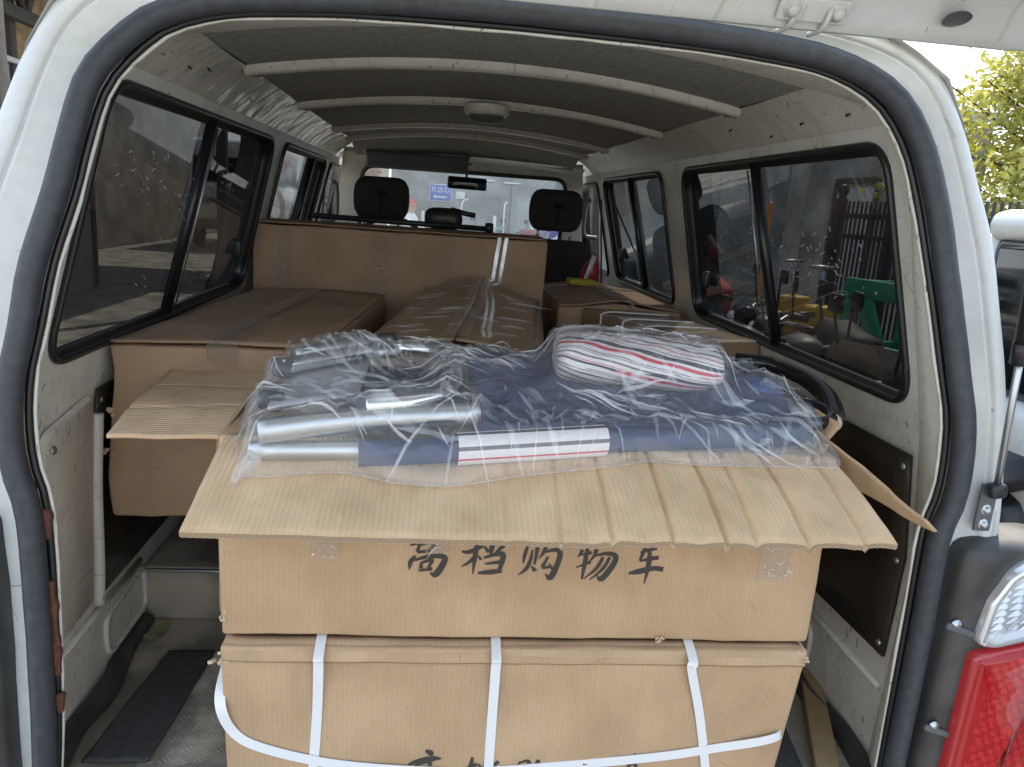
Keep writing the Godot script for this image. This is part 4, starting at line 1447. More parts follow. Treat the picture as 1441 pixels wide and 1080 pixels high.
	for x in [0.315, 0.338]:
		st = start()
		grid(st, 2, 30, func(u: float, v: float) -> Vector3:
			return Vector3(x + 0.012 * (u - 0.5) - 0.035 * v, lerpf(0.35, 0.02, v), 0.187 + 0.004 * noise.get_noise_1d(v * 200.0 + x * 900.0)), 0.012, 0.33)
		obj("strap", st, M.satin_metal, fc)
	var tool := thing("folded_tripod", "black tube with a round end and a humped head lying on the wide carton", "tripod", Vector3(0, 0, 0))
	st = start()
	rod(st, Vector3(-0.56, 1.462, -1.66), Vector3(0.055, 1.455, -1.66), 0.010, 10)
	lathe(st, [Vector2(0, 0.016), Vector2(0.016, 0.014), Vector2(0.018, 0.0), Vector2(0.016, -0.014), Vector2(0, -0.016)], 14, Transform3D(Basis(Vector3.BACK, PI / 2), Vector3(0.060, 1.460, -1.66)))
	obj("tube", st, M.black_plastic, tool)
	st = start()
	rbox(st, Vector3(0.135, 0.075, 0.07), 0.03, Vector3i(3, 2, 2), Transform3D(Basis(), Vector3(-0.105, 1.478, -1.70)), 0.010, 5.0)
	tube(st, PackedVector3Array([Vector3(-0.08, 1.515, -1.70), Vector3(-0.02, 1.502, -1.70), Vector3(0.01, 1.499, -1.70)]), 0.009, 8)
	obj("head", st, M.black_plastic, tool)

	# --- two cartons by the right wall
	var rc := carton("square_carton", "carton with a taped lid under film against the right wall", "", Vector3(0.41, 0.345, 0.68), Vector3(0.488, 0.886, -1.675), 0.0, M.cardboard_old, 0.007, func(p: Vector3) -> Vector3:
		if p.y > 0.0:
			p.y += 0.020 * exp(-pow(p.x / 0.10, 2.0))
		return p, Vector3(0.4, 0.6, 0.8))
	tape_patch(rc, Vector3(0.02, 0.32, 0.345), 0.06, 0.06, 5.0)
	st = start()
	tube(st, smooth_path([Vector3(-0.207, 0.352, -0.2), Vector3(-0.05, 0.382, -0.1), Vector3(0.02, 0.384, 0.08), Vector3(0.035, 0.372, 0.34), Vector3(0.03, 0.33, 0.352)], 6), 0.010, 6, true, -1.0, 0.2)
	obj("strap", st, M.tape, rc)
	var tc := carton("tilted_carton", "dark strapped carton leaning in front of the square carton", "", Vector3(0.24, 0.345, 0.60), Vector3(0.553, 0.890, -1.060), 0.265, M.cardboard_film, 0.005, null, Vector3(0.15, 0.25, 0.35), false)
	for z in [-0.16, -0.02, 0.10]:
		st = start()
		tube(st, smooth_path([Vector3(-0.123, 0.04, z - 0.05), Vector3(-0.124, 0.30, z), Vector3(-0.112, 0.348, z), Vector3(0.0, 0.350, z + 0.01), Vector3(0.11, 0.347, z + 0.02)], 6), 0.0028, 6)
		obj("strap", st, M.strap_white, tc)
	torn_bit(tc, Vector3(-0.105, 0.335, 0.22), 0.035)

	# --- packets on the passenger seat's back
	var pk := thing("red_packet", "red packet with a white hang tag beside the passenger seat", "packet", Vector3(0.478, 1.268, -1.86))
	pk.scale = Vector3.ONE * 0.75
	st = start()
	prism(st, PackedVector2Array([Vector2(-0.06, 0), Vector2(0.055, 0), Vector2(0.045, 0.10), Vector2(0.02, 0.155), Vector2(-0.03, 0.09)]), 0.02)
	obj("pouch", st, M.red_plastic, pk)
	st = start()
	prism(st, round_poly([Vector2(-0.03, 0.02), Vector2(-0.012, 0.015), Vector2(0.028, 0.135), Vector2(0.005, 0.15)], 0.006, 3), 0.003, Transform3D(Basis(), Vector3(0, 0, 0.021)))
	obj("hang_tag", st, M.white_plastic, pk)
	var yc := start()
	rbox(yc, Vector3(0.12, 0.022, 0.08), 0.010, Vector3i(6, 2, 4), Transform3D(Basis(Vector3.BACK, -0.05), Vector3(0.445, 1.275, -1.80)), 0.012, 9.0)
	tag(obj("yellow_cloth", yc, M.bright_yellow), "crumpled yellow cloth in front of the red packet", "cloth")

	# --- floor finds
	st = start()
	var cs := [Vector3(-0.715, 0.522, -0.10), Vector3(-0.600, 0.522, -0.10), Vector3(-0.578, 0.522, -0.45), Vector3(-0.678, 0.522, -0.45)]
	slab(st, 14, 30, func(u: float, v: float) -> Vector3:
		var a: Vector3 = cs[0].lerp(cs[1], u)
		var b: Vector3 = cs[3].lerp(cs[2], u)
		return a.lerp(b, v) + Vector3(0, 0.003 * noise.get_noise_2d(u * 60.0, v * 160.0), 0), Vector3.UP, 0.005, 0.11, 0.35)
	tag(obj("carpet_strip", st, M.carpet), "dark grey carpet strip on the floor left of the strapped carton", "carpet")
	st = start()
	slab(st, 8, 20, func(u: float, v: float) -> Vector3:
		return Vector3(lerpf(0.50, 0.62, u) + 0.06 * v, 0.521, lerpf(-0.02, -0.40, v)), Vector3.UP, 0.005, 0.12, 0.4)
	tag(obj("carpet_strip", st, M.carpet), "grey carpet strip on the floor between strapped carton and wooden batten", "carpet")
	st = start()
	rbox(st, Vector3(0.046, 0.018, 0.40), 0.003, Vector3i(1, 1, 6), Transform3D(Basis(Vector3.UP, -0.36), Vector3(0.722, 0.531, -0.20)), 0.001)
	tag(obj("wooden_batten", st, M.wood), "pale wooden batten lying on the floor right of the strapped carton", "batten")
	for q in [[-0.755, -0.50, 0.3, "larger dry leaf on the floor below the left wall"], [-0.725, -0.545, 1.4, "smaller dry leaf by the step of the raised floor"]]:
		st = start()
		var a: float = q[2]
		grid(st, 6, 4, func(u: float, v: float) -> Vector3:
			var w := sin(u * PI) * 0.016
			return Vector3(q[0], 0.514, q[1]) + Vector3(cos(a), 0, sin(a)) * (u - 0.5) * 0.07 + Vector3(-sin(a), 0, cos(a)) * (v - 0.5) * 2.0 * w + Vector3(0, 0.004 + 0.004 * absf(v - 0.5) * 2.0, 0))
		tag(obj("dry_leaf", st, M.leaf_litter), q[3], "leaf")
	build_trolley()
	build_bag()

func build_trolley() -> void:
	var t := thing("folding_trolley", "folded shopping trolley with chrome frame and navy striped bag, inside the clear plastic bag", "shopping trolley", Vector3.ZERO)
	var st := start()
	tube(st, smooth_path([Vector3(-0.3564, 1.2161, 0.112), Vector3(-0.2734, 1.2249, 0.092), Vector3(-0.1901, 1.2315, 0.076), Vector3(-0.0514, 1.2378, 0.055)], 6), 0.0175, 16)
	tube(st, smooth_path([Vector3(-0.3697, 1.1854, 0.1036), Vector3(-0.2267, 1.1888, 0.0954), Vector3(-0.0987, 1.1926, 0.0868)], 6), 0.0140, 16)
	obj("lower_tube", st, M.satin_metal, t)
	st = start()
	tube(st, smooth_path([Vector3(-0.365, 1.264, -0.085), Vector3(-0.29, 1.268, -0.17), Vector3(-0.208, 1.270, -0.255), Vector3(-0.135, 1.270, -0.258), Vector3(-0.094, 1.268, -0.21), Vector3(-0.082, 1.262, -0.10), Vector3(-0.097, 1.256, 0.0), Vector3(-0.150, 1.252, 0.055), Vector3(-0.215, 1.248, 0.075)], 8), 0.0140, 14)
	obj("handle_loop", st, M.chrome, t)
	st = start()
	tube(st, smooth_path([Vector3(-0.350, 1.276, -0.130), Vector3(-0.28, 1.281, -0.20), Vector3(-0.200, 1.282, -0.300)], 6), 0.0125, 14)
	rbox(st, Vector3(0.05, 0.022, 0.04), 0.008, Vector3i.ONE, Transform3D(Basis(Vector3.UP, 0.8), Vector3(-0.21, 1.270, -0.225)))
	obj("upper_tube", st, M.satin_metal, t)
	for p in [Vector3(-0.366, 1.262, -0.088), Vector3(-0.362, 1.236, 0.02)]:
		st = start()
		lathe(st, [Vector2(0, 0.016), Vector2(0.012, 0.014), Vector2(0.016, 0.006), Vector2(0.016, -0.02)], 16, Transform3D(Basis(Vector3.BACK, 1.4), p))
		obj("end_cap", st, M.black_plastic, t)
	st = start()
	slab(st, 6, 6, func(u: float, v: float) -> Vector3: return Vector3(lerpf(-0.355, -0.235, u), 1.238 + 0.014 * v, lerpf(0.06, -0.14, v) - 0.10 * u), Vector3.UP, 0.008)
	obj("base_plate", st, M.silver_sheet, t)
	st = start()
	slab(st, 14, 14, func(u: float, v: float) -> Vector3: return Vector3(lerpf(-0.245, -0.085, u), 1.232 + 0.012 * v + 0.004 * noise.get_noise_2d(u * 300.0, v * 300.0), lerpf(0.085, -0.22, v)), Vector3.UP, 0.01)
	obj("back_panel", st, M.black_cloth, t)
	# the cloth bag: a rumpled navy body, a rolled lower hem with a striped band, a striped lid bundle
	st = start()
	slab(st, 60, 40, func(u: float, v: float) -> Vector3:
		var x := lerpf(-0.058, 0.475 + 0.02 * v, u)
		var z := lerpf(0.074 - 0.060 * u, -0.33 - 0.05 * sin(u * 3.0), v)
		var y := 1.226 + 0.040 * smoothstep(0.0, 0.55, v) - 0.010 * smoothstep(0.7, 1.0, v)
		y += 0.008 * noise.get_noise_2d(x * 500.0, z * 500.0) + 0.010 * ridge.get_noise_2d(x * 4.0 + z * 3.0, z * 5.0)
		return Vector3(x, y, z), Vector3.UP, 0.02, 0.5, 0.4)
	obj("cloth_body", st, M.navy_cloth, t)
	st = start()
	tube(st, smooth_path([Vector3(-0.2203, 1.1885, 0.1072), Vector3(-0.0832, 1.1948, 0.0934), Vector3(0.1389, 1.207, 0.0618), Vector3(0.3032, 1.2115, 0.0366), Vector3(0.4784, 1.2114, -0.0041)], 8), 0.0190, 16)
	obj("rolled_hem", st, M.navy_cloth, t)
	st = start()
	tube(st, smooth_path([Vector3(-0.0832, 1.1948, 0.0934), Vector3(0.03, 1.2012, 0.0780), Vector3(0.1389, 1.207, 0.0618)], 10), 0.0203, 24, true)
	var band := obj("striped_band", st, M.striped_cloth, t)
	var bm: StandardMaterial3D = M.striped_cloth.duplicate()
	bm.uv1_scale = Vector3(1, 1, 1)
	# stripes run along the band: turn the cloth
	var sb := start()
	var bp := smooth_path([Vector3(-0.0832, 1.1948, 0.0934), Vector3(0.03, 1.2012, 0.0780), Vector3(0.1389, 1.207, 0.0618)], 10)
	grid(sb, bp.size() - 1, 24, func(u: float, v: float) -> Vector3:
		var i := int(round(u * (bp.size() - 1)))
		var d := (bp[mini(i + 1, bp.size() - 1)] - bp[maxi(i - 1, 0)]).normalized()
		var side := d.cross(Vector3.UP).normalized()
		var a := v * TAU + 0.6
		return bp[i] + (side * cos(a) + Vector3.UP * sin(a)) * 0.0242, 0.2, 1.0)
	band.mesh = mesh_of(sb)
	# bundle: a soft cushion of folded striped cloth, stripes running slantwise
	st = start()
	var bundle := func(u: float, v: float) -> Vector3:
		var a := (u - 0.5) * PI
		var b := v * TAU
		var ca := pow(maxf(cos(a), 0.0), 0.26)
		var x := 0.144 * sin(a) / pow(maxf(absf(sin(a)), 0.001), 0.35)
		var z := 0.098 * ca * cos(b)
		var y := 0.044 * ca * sin(b)
		var p := Vector3(x, y, z)
		p.y += 0.006 * noise.get_noise_2d(x * 300.0, z * 300.0) + 0.0012 * sin((z + x * 0.45) * 120.0) * ca
		return Transform3D(Basis(Vector3.UP, -0.06), Vector3(0.236, 1.288, -0.165)) * p
	var ub := 60
	var vb := 48
	for j in vb:
		for i in ub:
			var q := []
			var uv := []
			for o in [[0, 0], [1, 0], [1, 1], [0, 1]]:
				var p: Vector3 = bundle.call(float(i + o[0]) / ub, float(j + o[1]) / vb)
				q.append(p)
				uv.append(Vector2(p.x * 2.0, float(j + o[1]) / vb * 3.4 + 2.3 * (p.x - 0.236) + 0.25))
			tri(st, q[0], q[2], q[1], uv[0], uv[2], uv[1])
			tri(st, q[0], q[3], q[2], uv[0], uv[3], uv[2])
	obj("striped_lid", st, M.striped_cloth, t)
	st = start()
	rbox(st, Vector3(0.07, 0.045, 0.085), 0.016, Vector3i(3, 2, 3), Transform3D(Basis(Vector3.UP, 0.3), Vector3(0.455, 1.246, -0.150)), 0.006, 7.0)
	obj("blue_pocket", st, M.blue_cloth, t)
	# black curved mudguard and the wheel lying under it
	st = start()
	tube(st, smooth_path([Vector3(0.50, 1.262, -0.36), Vector3(0.565, 1.262, -0.335), Vector3(0.605, 1.252, -0.27), Vector3(0.612, 1.238, -0.19), Vector3(0.592, 1.224, -0.115), Vector3(0.575, 1.216, -0.080)], 8), 0.021, 14, true, -1.0, 0.75)
	obj("mudguard", st, M.gloss_black, t)
	var wh := part("wheel", t, Vector3(0.520, 1.222, -0.105))
	st = start()
	torus(st, 0.056, 0.013, 32, 10, Transform3D(Basis(Vector3.RIGHT, 0.12), Vector3.ZERO))
	obj("tyre", st, M.gloss_black, wh)
	st = start()
	lathe(st, [Vector2(0.0, 0.012), Vector2(0.018, 0.012), Vector2(0.022, 0.004), Vector2(0.046, 0.003), Vector2(0.050, -0.004)], 24, Transform3D(Basis(Vector3.RIGHT, 0.12), Vector3.ZERO))
	obj("rim", st, M.silver_sheet, wh)
	st = start()
	lathe(st, [Vector2(0, 0.001), Vector2(0.013, 0.001), Vector2(0.0165, -0.002)], 18, Transform3D(Basis(Vector3.RIGHT, 1.25) , Vector3(0.573, 1.216, -0.072)))
	obj("mudguard_end", st, M.card_torn, t)

func build_bag() -> void:
	var rim := [Vector3(-0.378, 1.160, 0.138), Vector3(-0.392, 1.187, 0.08), Vector3(-0.401, 1.200, 0.01), Vector3(-0.392, 1.225, -0.06), Vector3(-0.395, 1.245, -0.155), Vector3(-0.375, 1.25, -0.225), Vector3(-0.345, 1.255, -0.205), Vector3(-0.300, 1.25, -0.250), Vector3(-0.235, 1.25, -0.235), Vector3(-0.11, 1.25, -0.29), Vector3(0.096, 1.25, -0.34), Vector3(0.17, 1.26, -0.315), Vector3(0.30, 1.25, -0.36), Vector3(0.448, 1.25, -0.40), Vector3(0.515, 1.26, -0.42), Vector3(0.500, 1.255, -0.30), Vector3(0.545, 1.235, -0.23), Vector3(0.548, 1.215, -0.10), Vector3(0.528, 1.20, 0.00), Vector3(0.508, 1.186, 0.077), Vector3(0.449, 1.184, 0.083), Vector3(0.301, 1.183, 0.088), Vector3(0.202, 1.184, 0.084), Vector3(0.157, 1.180, 0.097), Vector3(0.016, 1.169, 0.122), Vector3(-0.085, 1.158, 0.142), Vector3(-0.164, 1.159, 0.141), Vector3(-0.235, 1.165, 0.126), Vector3(-0.294, 1.164, 0.130), Vector3(-0.335, 1.160, 0.134)]
	var edge := resample(rim + [rim[0]], 420)
	var mid := Vector3(0.06, 1.26, -0.09)
	# drape: a height field of what lies in the bag, relaxed like a skin over it
	var cell := 0.006
	var gx := 192
	var gz := 132
	var lo := Vector2(-0.46, -0.50)
	var hard := PackedFloat32Array()
	hard.resize(gx * gz)
	for z in gz:
		var zz := lo.y + (z + 0.5) * cell
		for x in gx:
			hard[z * gx + x] = 1.192 - 0.079 * pow(maxf(0.0, zz - 0.045) / 0.168, 1.25)
	for o in get_node("folding_trolley").find_children("*", "MeshInstance3D", true, false):
		if o.name.begins_with("mudguard"):
			continue
		var off: Vector3 = o.position + (o.get_parent().position if o.get_parent().name != "folding_trolley" else Vector3.ZERO)
		var arr: Array = o.mesh.surface_get_arrays(0)
		var vs: PackedVector3Array = arr[Mesh.ARRAY_VERTEX]
		var ix: PackedInt32Array = arr[Mesh.ARRAY_INDEX]
		for k in range(0, ix.size(), 3):
			var a := vs[ix[k]] + off
			var b := vs[ix[k + 1]] + off
			var c := vs[ix[k + 2]] + off
			var cnt := clampi(int(maxf(a.distance_to(b), maxf(b.distance_to(c), a.distance_to(c))) / 0.006), 1, 40)
			for p in cnt + 1:
				for q in cnt + 1 - p:
					var w := a + (b - a) * (float(p) / cnt) + (c - a) * (float(q) / cnt)
					var cx := int((w.x - lo.x) / cell)
					var cz := int((w.z - lo.y) / cell)
					if cx >= 0 and cz >= 0 and cx < gx and cz < gz:
						hard[cz * gx + cx] = maxf(hard[cz * gx + cx], w.y)
	var floor_h := hard.duplicate()
	for z in range(1, gz - 1):
		for x in range(1, gx - 1):
			var m := 0.0
			for dz in [-1, 0, 1]:
				for dx in [-1, 0, 1]:
					m = maxf(m, hard[(z + dz) * gx + x + dx])
			floor_h[z * gx + x] = m + 0.004
	var h := floor_h.duplicate()
	for it in 26:
		var g := h.duplicate()
		for z in range(1, gz - 1):
			var row := z * gx
			for x in range(1, gx - 1):
				var k := row + x
				h[k] = maxf(floor_h[k], 0.25 * (g[k - 1] + g[k + 1] + g[k - gx] + g[k + gx]) - 0.0002)
	var drape := func(x: float, z: float) -> float:
		var fx := clampf((x - lo.x) / cell - 0.5, 0.0, gx - 2.0)
		var fz := clampf((z - lo.y) / cell - 0.5, 0.0, gz - 2.0)
		var ix := int(fx)
		var iz := int(fz)
		var k := iz * gx + ix
		return lerpf(lerpf(h[k], h[k + 1], fx - ix), lerpf(h[k + gx], h[k + gx + 1], fx - ix), fz - iz)
	var rings := 90
	# long pulled folds: [start, end, half width, height]
	var pulls := []
	for k in 120:
		var e := edge[rng.randi() % 420]
		var q := e.lerp(mid, rng.randf_range(0.05, 0.75))
		var c := Vector2(q.x, q.z)
		var an := 2.2 * noise.get_noise_2d(c.x * 150.0, c.y * 150.0 + 50.0) + rng.randfn() * 0.5 + 0.9
		if rng.randf() < 0.3:
			an = atan2(c.y - mid.z, c.x - mid.x)
		var l := rng.randf_range(0.02, 0.09) * (2.0 if rng.randf() < 0.2 else 1.0)
		var d := Vector2(cos(an), sin(an)) * l
		pulls.append([c - d, c + d, rng.randf_range(0.0025, 0.008), rng.randf_range(0.002, 0.007)])
	var film := func(x: float, z: float) -> float:
		var warp := 0.03 * noise.get_noise_2d(x * 260.0 + 40.0, z * 260.0)
		var c1 := absf(ridge.get_noise_2d((x + warp) * 4.0 + z * 3.0, (z - warp) * 6.0))
		var c2 := absf(ridge.get_noise_2d(x * 12.0 - z * 9.0 + 9.0, (z + warp) * 16.0 + x * 6.0))
		var amp := smoothstep(-0.1, 0.35, noise.get_noise_2d(x * 330.0, z * 330.0 + 200.0))
		var y := 0.008 * c1 + 0.007 * c2 * amp
		var p := Vector2(x, z)
		for f in pulls:
			var s0: Vector2 = f[0]
			var dv: Vector2 = f[1] - s0
			var t := (p - s0).dot(dv) / dv.length_squared()
			if t > 0.0 and t < 1.0:
				var dd := absf((p - s0).cross(dv)) / dv.length()
				var w: float = f[2] * (0.3 + 2.8 * t * (1.0 - t))
				if dd < w:
					y += f[3] * (1.0 - dd / w) * minf(1.0, 4.0 * t * (1.0 - t))
		return drape.call(x, z) + y
	var top := func(u: float, v: float) -> Vector3:
		var e := edge[int(round(u * 419.0)) % 420]
		var k := 1.0 - pow(1.0 - v, 1.4)
		var p := e.lerp(mid, k)
		var fall := smoothstep(0.0, 0.16, k)
		var y := maxf(lerpf(e.y, film.call(p.x, p.z), fall), drape.call(p.x, p.z) if v > 0.0 else e.y)
		return Vector3(p.x, maxf(y, e.y + 0.001), p.z)
	var bag := thing("plastic_bag", "crumpled clear plastic bag lying on the opened carton, wrapped round the trolley", "plastic bag", Vector3.ZERO)
	var st := start()
	grid(st, 419, rings, top, 2.6, 0.5)
	obj("upper_film", st, M.plastic_film, bag)
	var pick := func(k: int) -> Vector3:
		var u := rng.randf()
		var v := rng.randf()
		var p := edge[int(u * 419.0)].lerp(mid, 1.0 - sqrt(v) * 0.97)
		var dense := noise.get_noise_2d(p.x * 420.0 + 90.0, p.z * 420.0) + (0.22 if p.z > 0.02 else 0.0) + 0.25 * smoothstep(0.3, 0.5, p.x) + 0.2 * smoothstep(-0.2, -0.35, p.x)
		if dense < rng.randf_range(-0.25, 0.45):
			return Vector3(0, 0, -1)
		var a := 2.6 * noise.get_noise_2d(p.x * 190.0, p.z * 190.0 + 50.0) + rng.randfn() * 0.55 + 1.0
		return Vector3(p.x, p.z, fposmod(a, PI))
	var on := func(x: float, z: float) -> Vector3: return Vector3(x, film.call(x, z), z)
	crease_glints("film_crease_glints", bag, M.fold_glint, 190, pick, on, Vector3.UP, 0.06, 0.0013)  # thin white strips painted as highlights along creases
	crease_glints("film_fold_glints", bag, M.crumple_glint, 520, pick, on, Vector3.UP, 0.12, 0.0048)  # broader faint strips, sheen of the film put in by colour
	crease_glints("pulled_fold_glints", bag, M.fold_glint, 70, func(k: int) -> Vector3:
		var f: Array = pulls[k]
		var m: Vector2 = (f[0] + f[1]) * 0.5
		return Vector3(m.x, m.y, fposmod((f[1] - f[0]).angle(), PI)), on, Vector3.UP, 0.16, 0.0018)  # white highlight strips laid along the pulled folds
	st = start()
	grid(st, 140, 14, func(u: float, v: float) -> Vector3:
		var e := edge[int(round(u * 419.0)) % 420]
		var p := e.lerp(mid, v)
		return Vector3(p.x, lerpf(e.y, 1.196, smoothstep(0.0, 0.15, v)) if p.z < 0.05 else e.y, p.z), 2.6, 0.5)
	obj("lower_film", st, M.plastic_film, bag)
	# the gathered, welded hem and the twisted tail
	st = start()
	tube(st, edge, 0.0016, 5, false)
	obj("hem", st, M.plastic_film, bag)
	st = start()
	tube(st, smooth_path([Vector3(-0.360, 1.182, 0.118), Vector3(-0.374, 1.166, 0.140), Vector3(-0.379, 1.155, 0.154)], 6), 0.014, 10, true, 0.005)
	obj("twisted_tail", st, M.plastic_film, bag)

# ------------------------------------------------------------------ outside
func wall_box(called: String, label: String, category: String, c: Vector3, size: Vector3, m: Material) -> Node3D:
	var o := thing(called, label, category, Vector3(c.x, c.y - size.y / 2.0, c.z))
	var st := start()
	rbox(st, size, 0.02, Vector3i(2, 2, 2), Transform3D(Basis(), Vector3(0, size.y / 2.0, 0)))
	obj("wall", st, m, o)
	return o

func build_outside() -> void:
	var st := start()
	grid(st, 40, 40, func(u: float, v: float) -> Vector3:
		var x := (u - 0.5)
		var z := (v - 0.5)
		return Vector3(signf(x) * pow(absf(x) * 2.0, 2.5) * 180.0, 0.0, signf(z) * pow(absf(z) * 2.0, 2.5) * 180.0), 360, 360, true)
	structure(obj("ground", st, M.concrete))
	build_front()
	build_right()
	build_left()

func build_front() -> void:
	var w := wall_box("dark_building", "dark grey rendered building wall ahead of the van with a blue sign", "building", Vector3(3.95, 2.6, -15.3), Vector3(10.1, 5.2, 0.5), M.dark_render)
	var st := start()
	for x in [-2.6, -0.4, 1.8, 3.9]:
		bx(st, Vector3(x, 2.6, 0.256), Vector3(0.03, 5.0, 0.012), 0.003)
	obj("panel_joint", st, M.grey_plastic, w)
	st = start()
	bx(st, Vector3(-3.2, 2.02, 0.27), Vector3(0.5, 0.04, 0.03), 0.01)
	bx(st, Vector3(-2.6, 2.0, 0.27), Vector3(0.35, 0.04, 0.03), 0.01)
	obj("pipe_clamp", st, M.satin_metal, w)
	var b := wall_box("beige_building", "beige plastered building with a strip of orange brick, left of the dark wall", "building", Vector3(-1.9, 3.2, -14.9), Vector3(1.5, 6.4, 0.5), M.beige_wall)
	st = start()
	for j in 7:
		for i in 11:
			bx(st, Vector3(-0.66 + i * 0.125 - 0.06 * (j % 2), 1.76 + j * 0.065, 0.252), Vector3(0.115, 0.055, 0.02), 0.004)
	obj("bricks", st, M.brick_red, b).set_meta("kind", "stuff")
	st = start()
	bx(st, Vector3(0.0, 2.36, 0.30), Vector3(1.5, 0.05, 0.12), 0.01)
	obj("ledge", st, M.white_wall, b)
	# the way-out sign
	var s := thing("exit_sign", "blue sign with white characters and a left arrow on the dark wall", "sign", Vector3(-0.095, 1.545, -15.035))
	st = start()
	bx(st, Vector3(0, 0.165, 0), Vector3(0.455, 0.335, 0.02), 0.006)
	obj("board", st, M.white_plastic, s)
	st = start()
	bx(st, Vector3(0, 0.165, 0.011), Vector3(0.43, 0.31, 0.004), 0.001)
	obj("face", st, M.sign_blue, s)
	var glyphs := [
		[[[8, 28, 9], [30, 28, 9]], [[30, 8, 9], [30, 90, 9]], [[4, 80, 9], [32, 66, 9]], [[58, 8, 9], [58, 76, 9], [62, 84, 9], [92, 82, 9]], [[60, 44, 9], [90, 26, 9]]],
		[[[50, 4, 9], [50, 92, 9]], [[18, 14, 9], [18, 44, 9]], [[82, 14, 9], [82, 44, 9]], [[14, 44, 9], [86, 44, 9]], [[10, 56, 9], [10, 92, 9]], [[90, 56, 9], [90, 92, 9]], [[6, 90, 9], [94, 90, 9]]],
		[[[14, 12, 10], [14, 90, 10]], [[86, 12, 10], [86, 90, 10]], [[10, 16, 10], [90, 16, 10]], [[10, 84, 10], [90, 84, 10]]]]
	for g in 3:
		st = start(false)
		var l := 0.0005
		for q in glyphs[g]:
			stroke(st, q, func(x: float, y: float, z: float) -> Vector3: return Vector3(-0.195 + g * 0.135 + x * 0.00118, 0.290 - y * 0.00118, 0.0132 + z), l)
			l += 0.0002
		obj("printed_character", st, M.white_plastic, s)
	st = start(false)
	prism(st, PackedVector2Array([Vector2(-0.15, 0.085), Vector2(-0.09, 0.125), Vector2(-0.09, 0.10), Vector2(0.13, 0.10), Vector2(0.13, 0.07), Vector2(-0.09, 0.07), Vector2(-0.09, 0.045)]), 0.0015, Transform3D(Basis(), Vector3(0, 0, 0.0135)))
	obj("arrow", st, M.white_plastic, s)
	var nt := start()
	bx(nt, Vector3(0.31, 1.69, -15.04), Vector3(0.18, 0.14, 0.012), 0.003)
	tag(obj("paper_notice", nt, M.white_plastic), "small white paper notice on the dark wall right of the blue sign", "notice")
	# things in front of that wall
	for q in [[-0.42, "thin white post standing left of the beige pedestal"], [0.98, "thin white post beside the teal tricycle"], [1.72, "thin white post between the tricycle rider and the purple jacket"]]:
		st = start()
		lathe(st, [Vector2(0.035, 0.0), Vector2(0.035, 1.30 + 0.1 * q[0] * 0.2), Vector2(0.02, 1.34), Vector2(0, 1.34)], 12, Transform3D(Basis(), Vector3(q[0], 0, -14.2)))
		tag(obj("bollard", st, M.white_plastic), q[1], "bollard", "white posts along the dark wall")
	st = start()
	lathe(st, [Vector2(0.20, 0), Vector2(0.20, 0.35), Vector2(0.13, 0.42), Vector2(0.13, 0.75), Vector2(0.19, 0.80), Vector2(0.19, 0.98), Vector2(0.12, 1.03), Vector2(0.12, 1.22), Vector2(0.17, 1.25), Vector2(0.17, 1.38), Vector2(0.10, 1.43), Vector2(0, 1.43)], 14, Transform3D(Basis(), Vector3(-0.09, 0, -13.6)))
	tag(obj("pedestal", st, M.beige_wall), "beige stone pedestal of stacked drums below the blue sign", "pedestal")
	st = start()
	rbox(st, Vector3(0.7, 0.5, 0.45), 0.16, Vector3i(5, 4, 4), Transform3D(Basis(Vector3.BACK, 0.5), Vector3(1.95, 0.78, -12.6)), 0.06, 3.0)
	tag(obj("white_sack", st, M.white_plastic), "full white sack slumped right of the teal tricycle", "sack")
	st = start()
	rbox(st, Vector3(0.6, 0.55, 0.6), 0.03, Vector3i(2, 2, 2), Transform3D(Basis(), Vector3(1.95, 0.275, -12.6)))
	tag(obj("pale_crate", st, M.beige_wall), "pale crate under the white sack", "crate")
	scooter("teal_tricycle", "teal cargo tricycle with a canopy bar in front of the dark wall", Vector3(0.72, 0, -13.4), 1.3, M.teal_paint, M.white_plastic, 2, "")
	scooter("parked_scooter", "pale scooter with white front shield right of the teal tricycle", Vector3(1.30, 0, -13.3), 0.4, M.white_plastic, M.red_cloth, 1, "")
	person("person", "person in pink hat and white sleeves reaching forward beside the beige wall", Vector3(-0.62, 0, -12.6), 1.3, 1.52, Color(0.75, 0.70, 0.70), Color(0.25, 0.24, 0.28), Color(0.72, 0.25, 0.28), true)
	person("person", "person in a purple blue jacket standing before the dark wall", Vector3(2.05, 0, -13.0), 2.6, 1.66, Color(0.14, 0.12, 0.32), Color(0.05, 0.05, 0.07), Color(0.09, 0.05, 0.035), false)

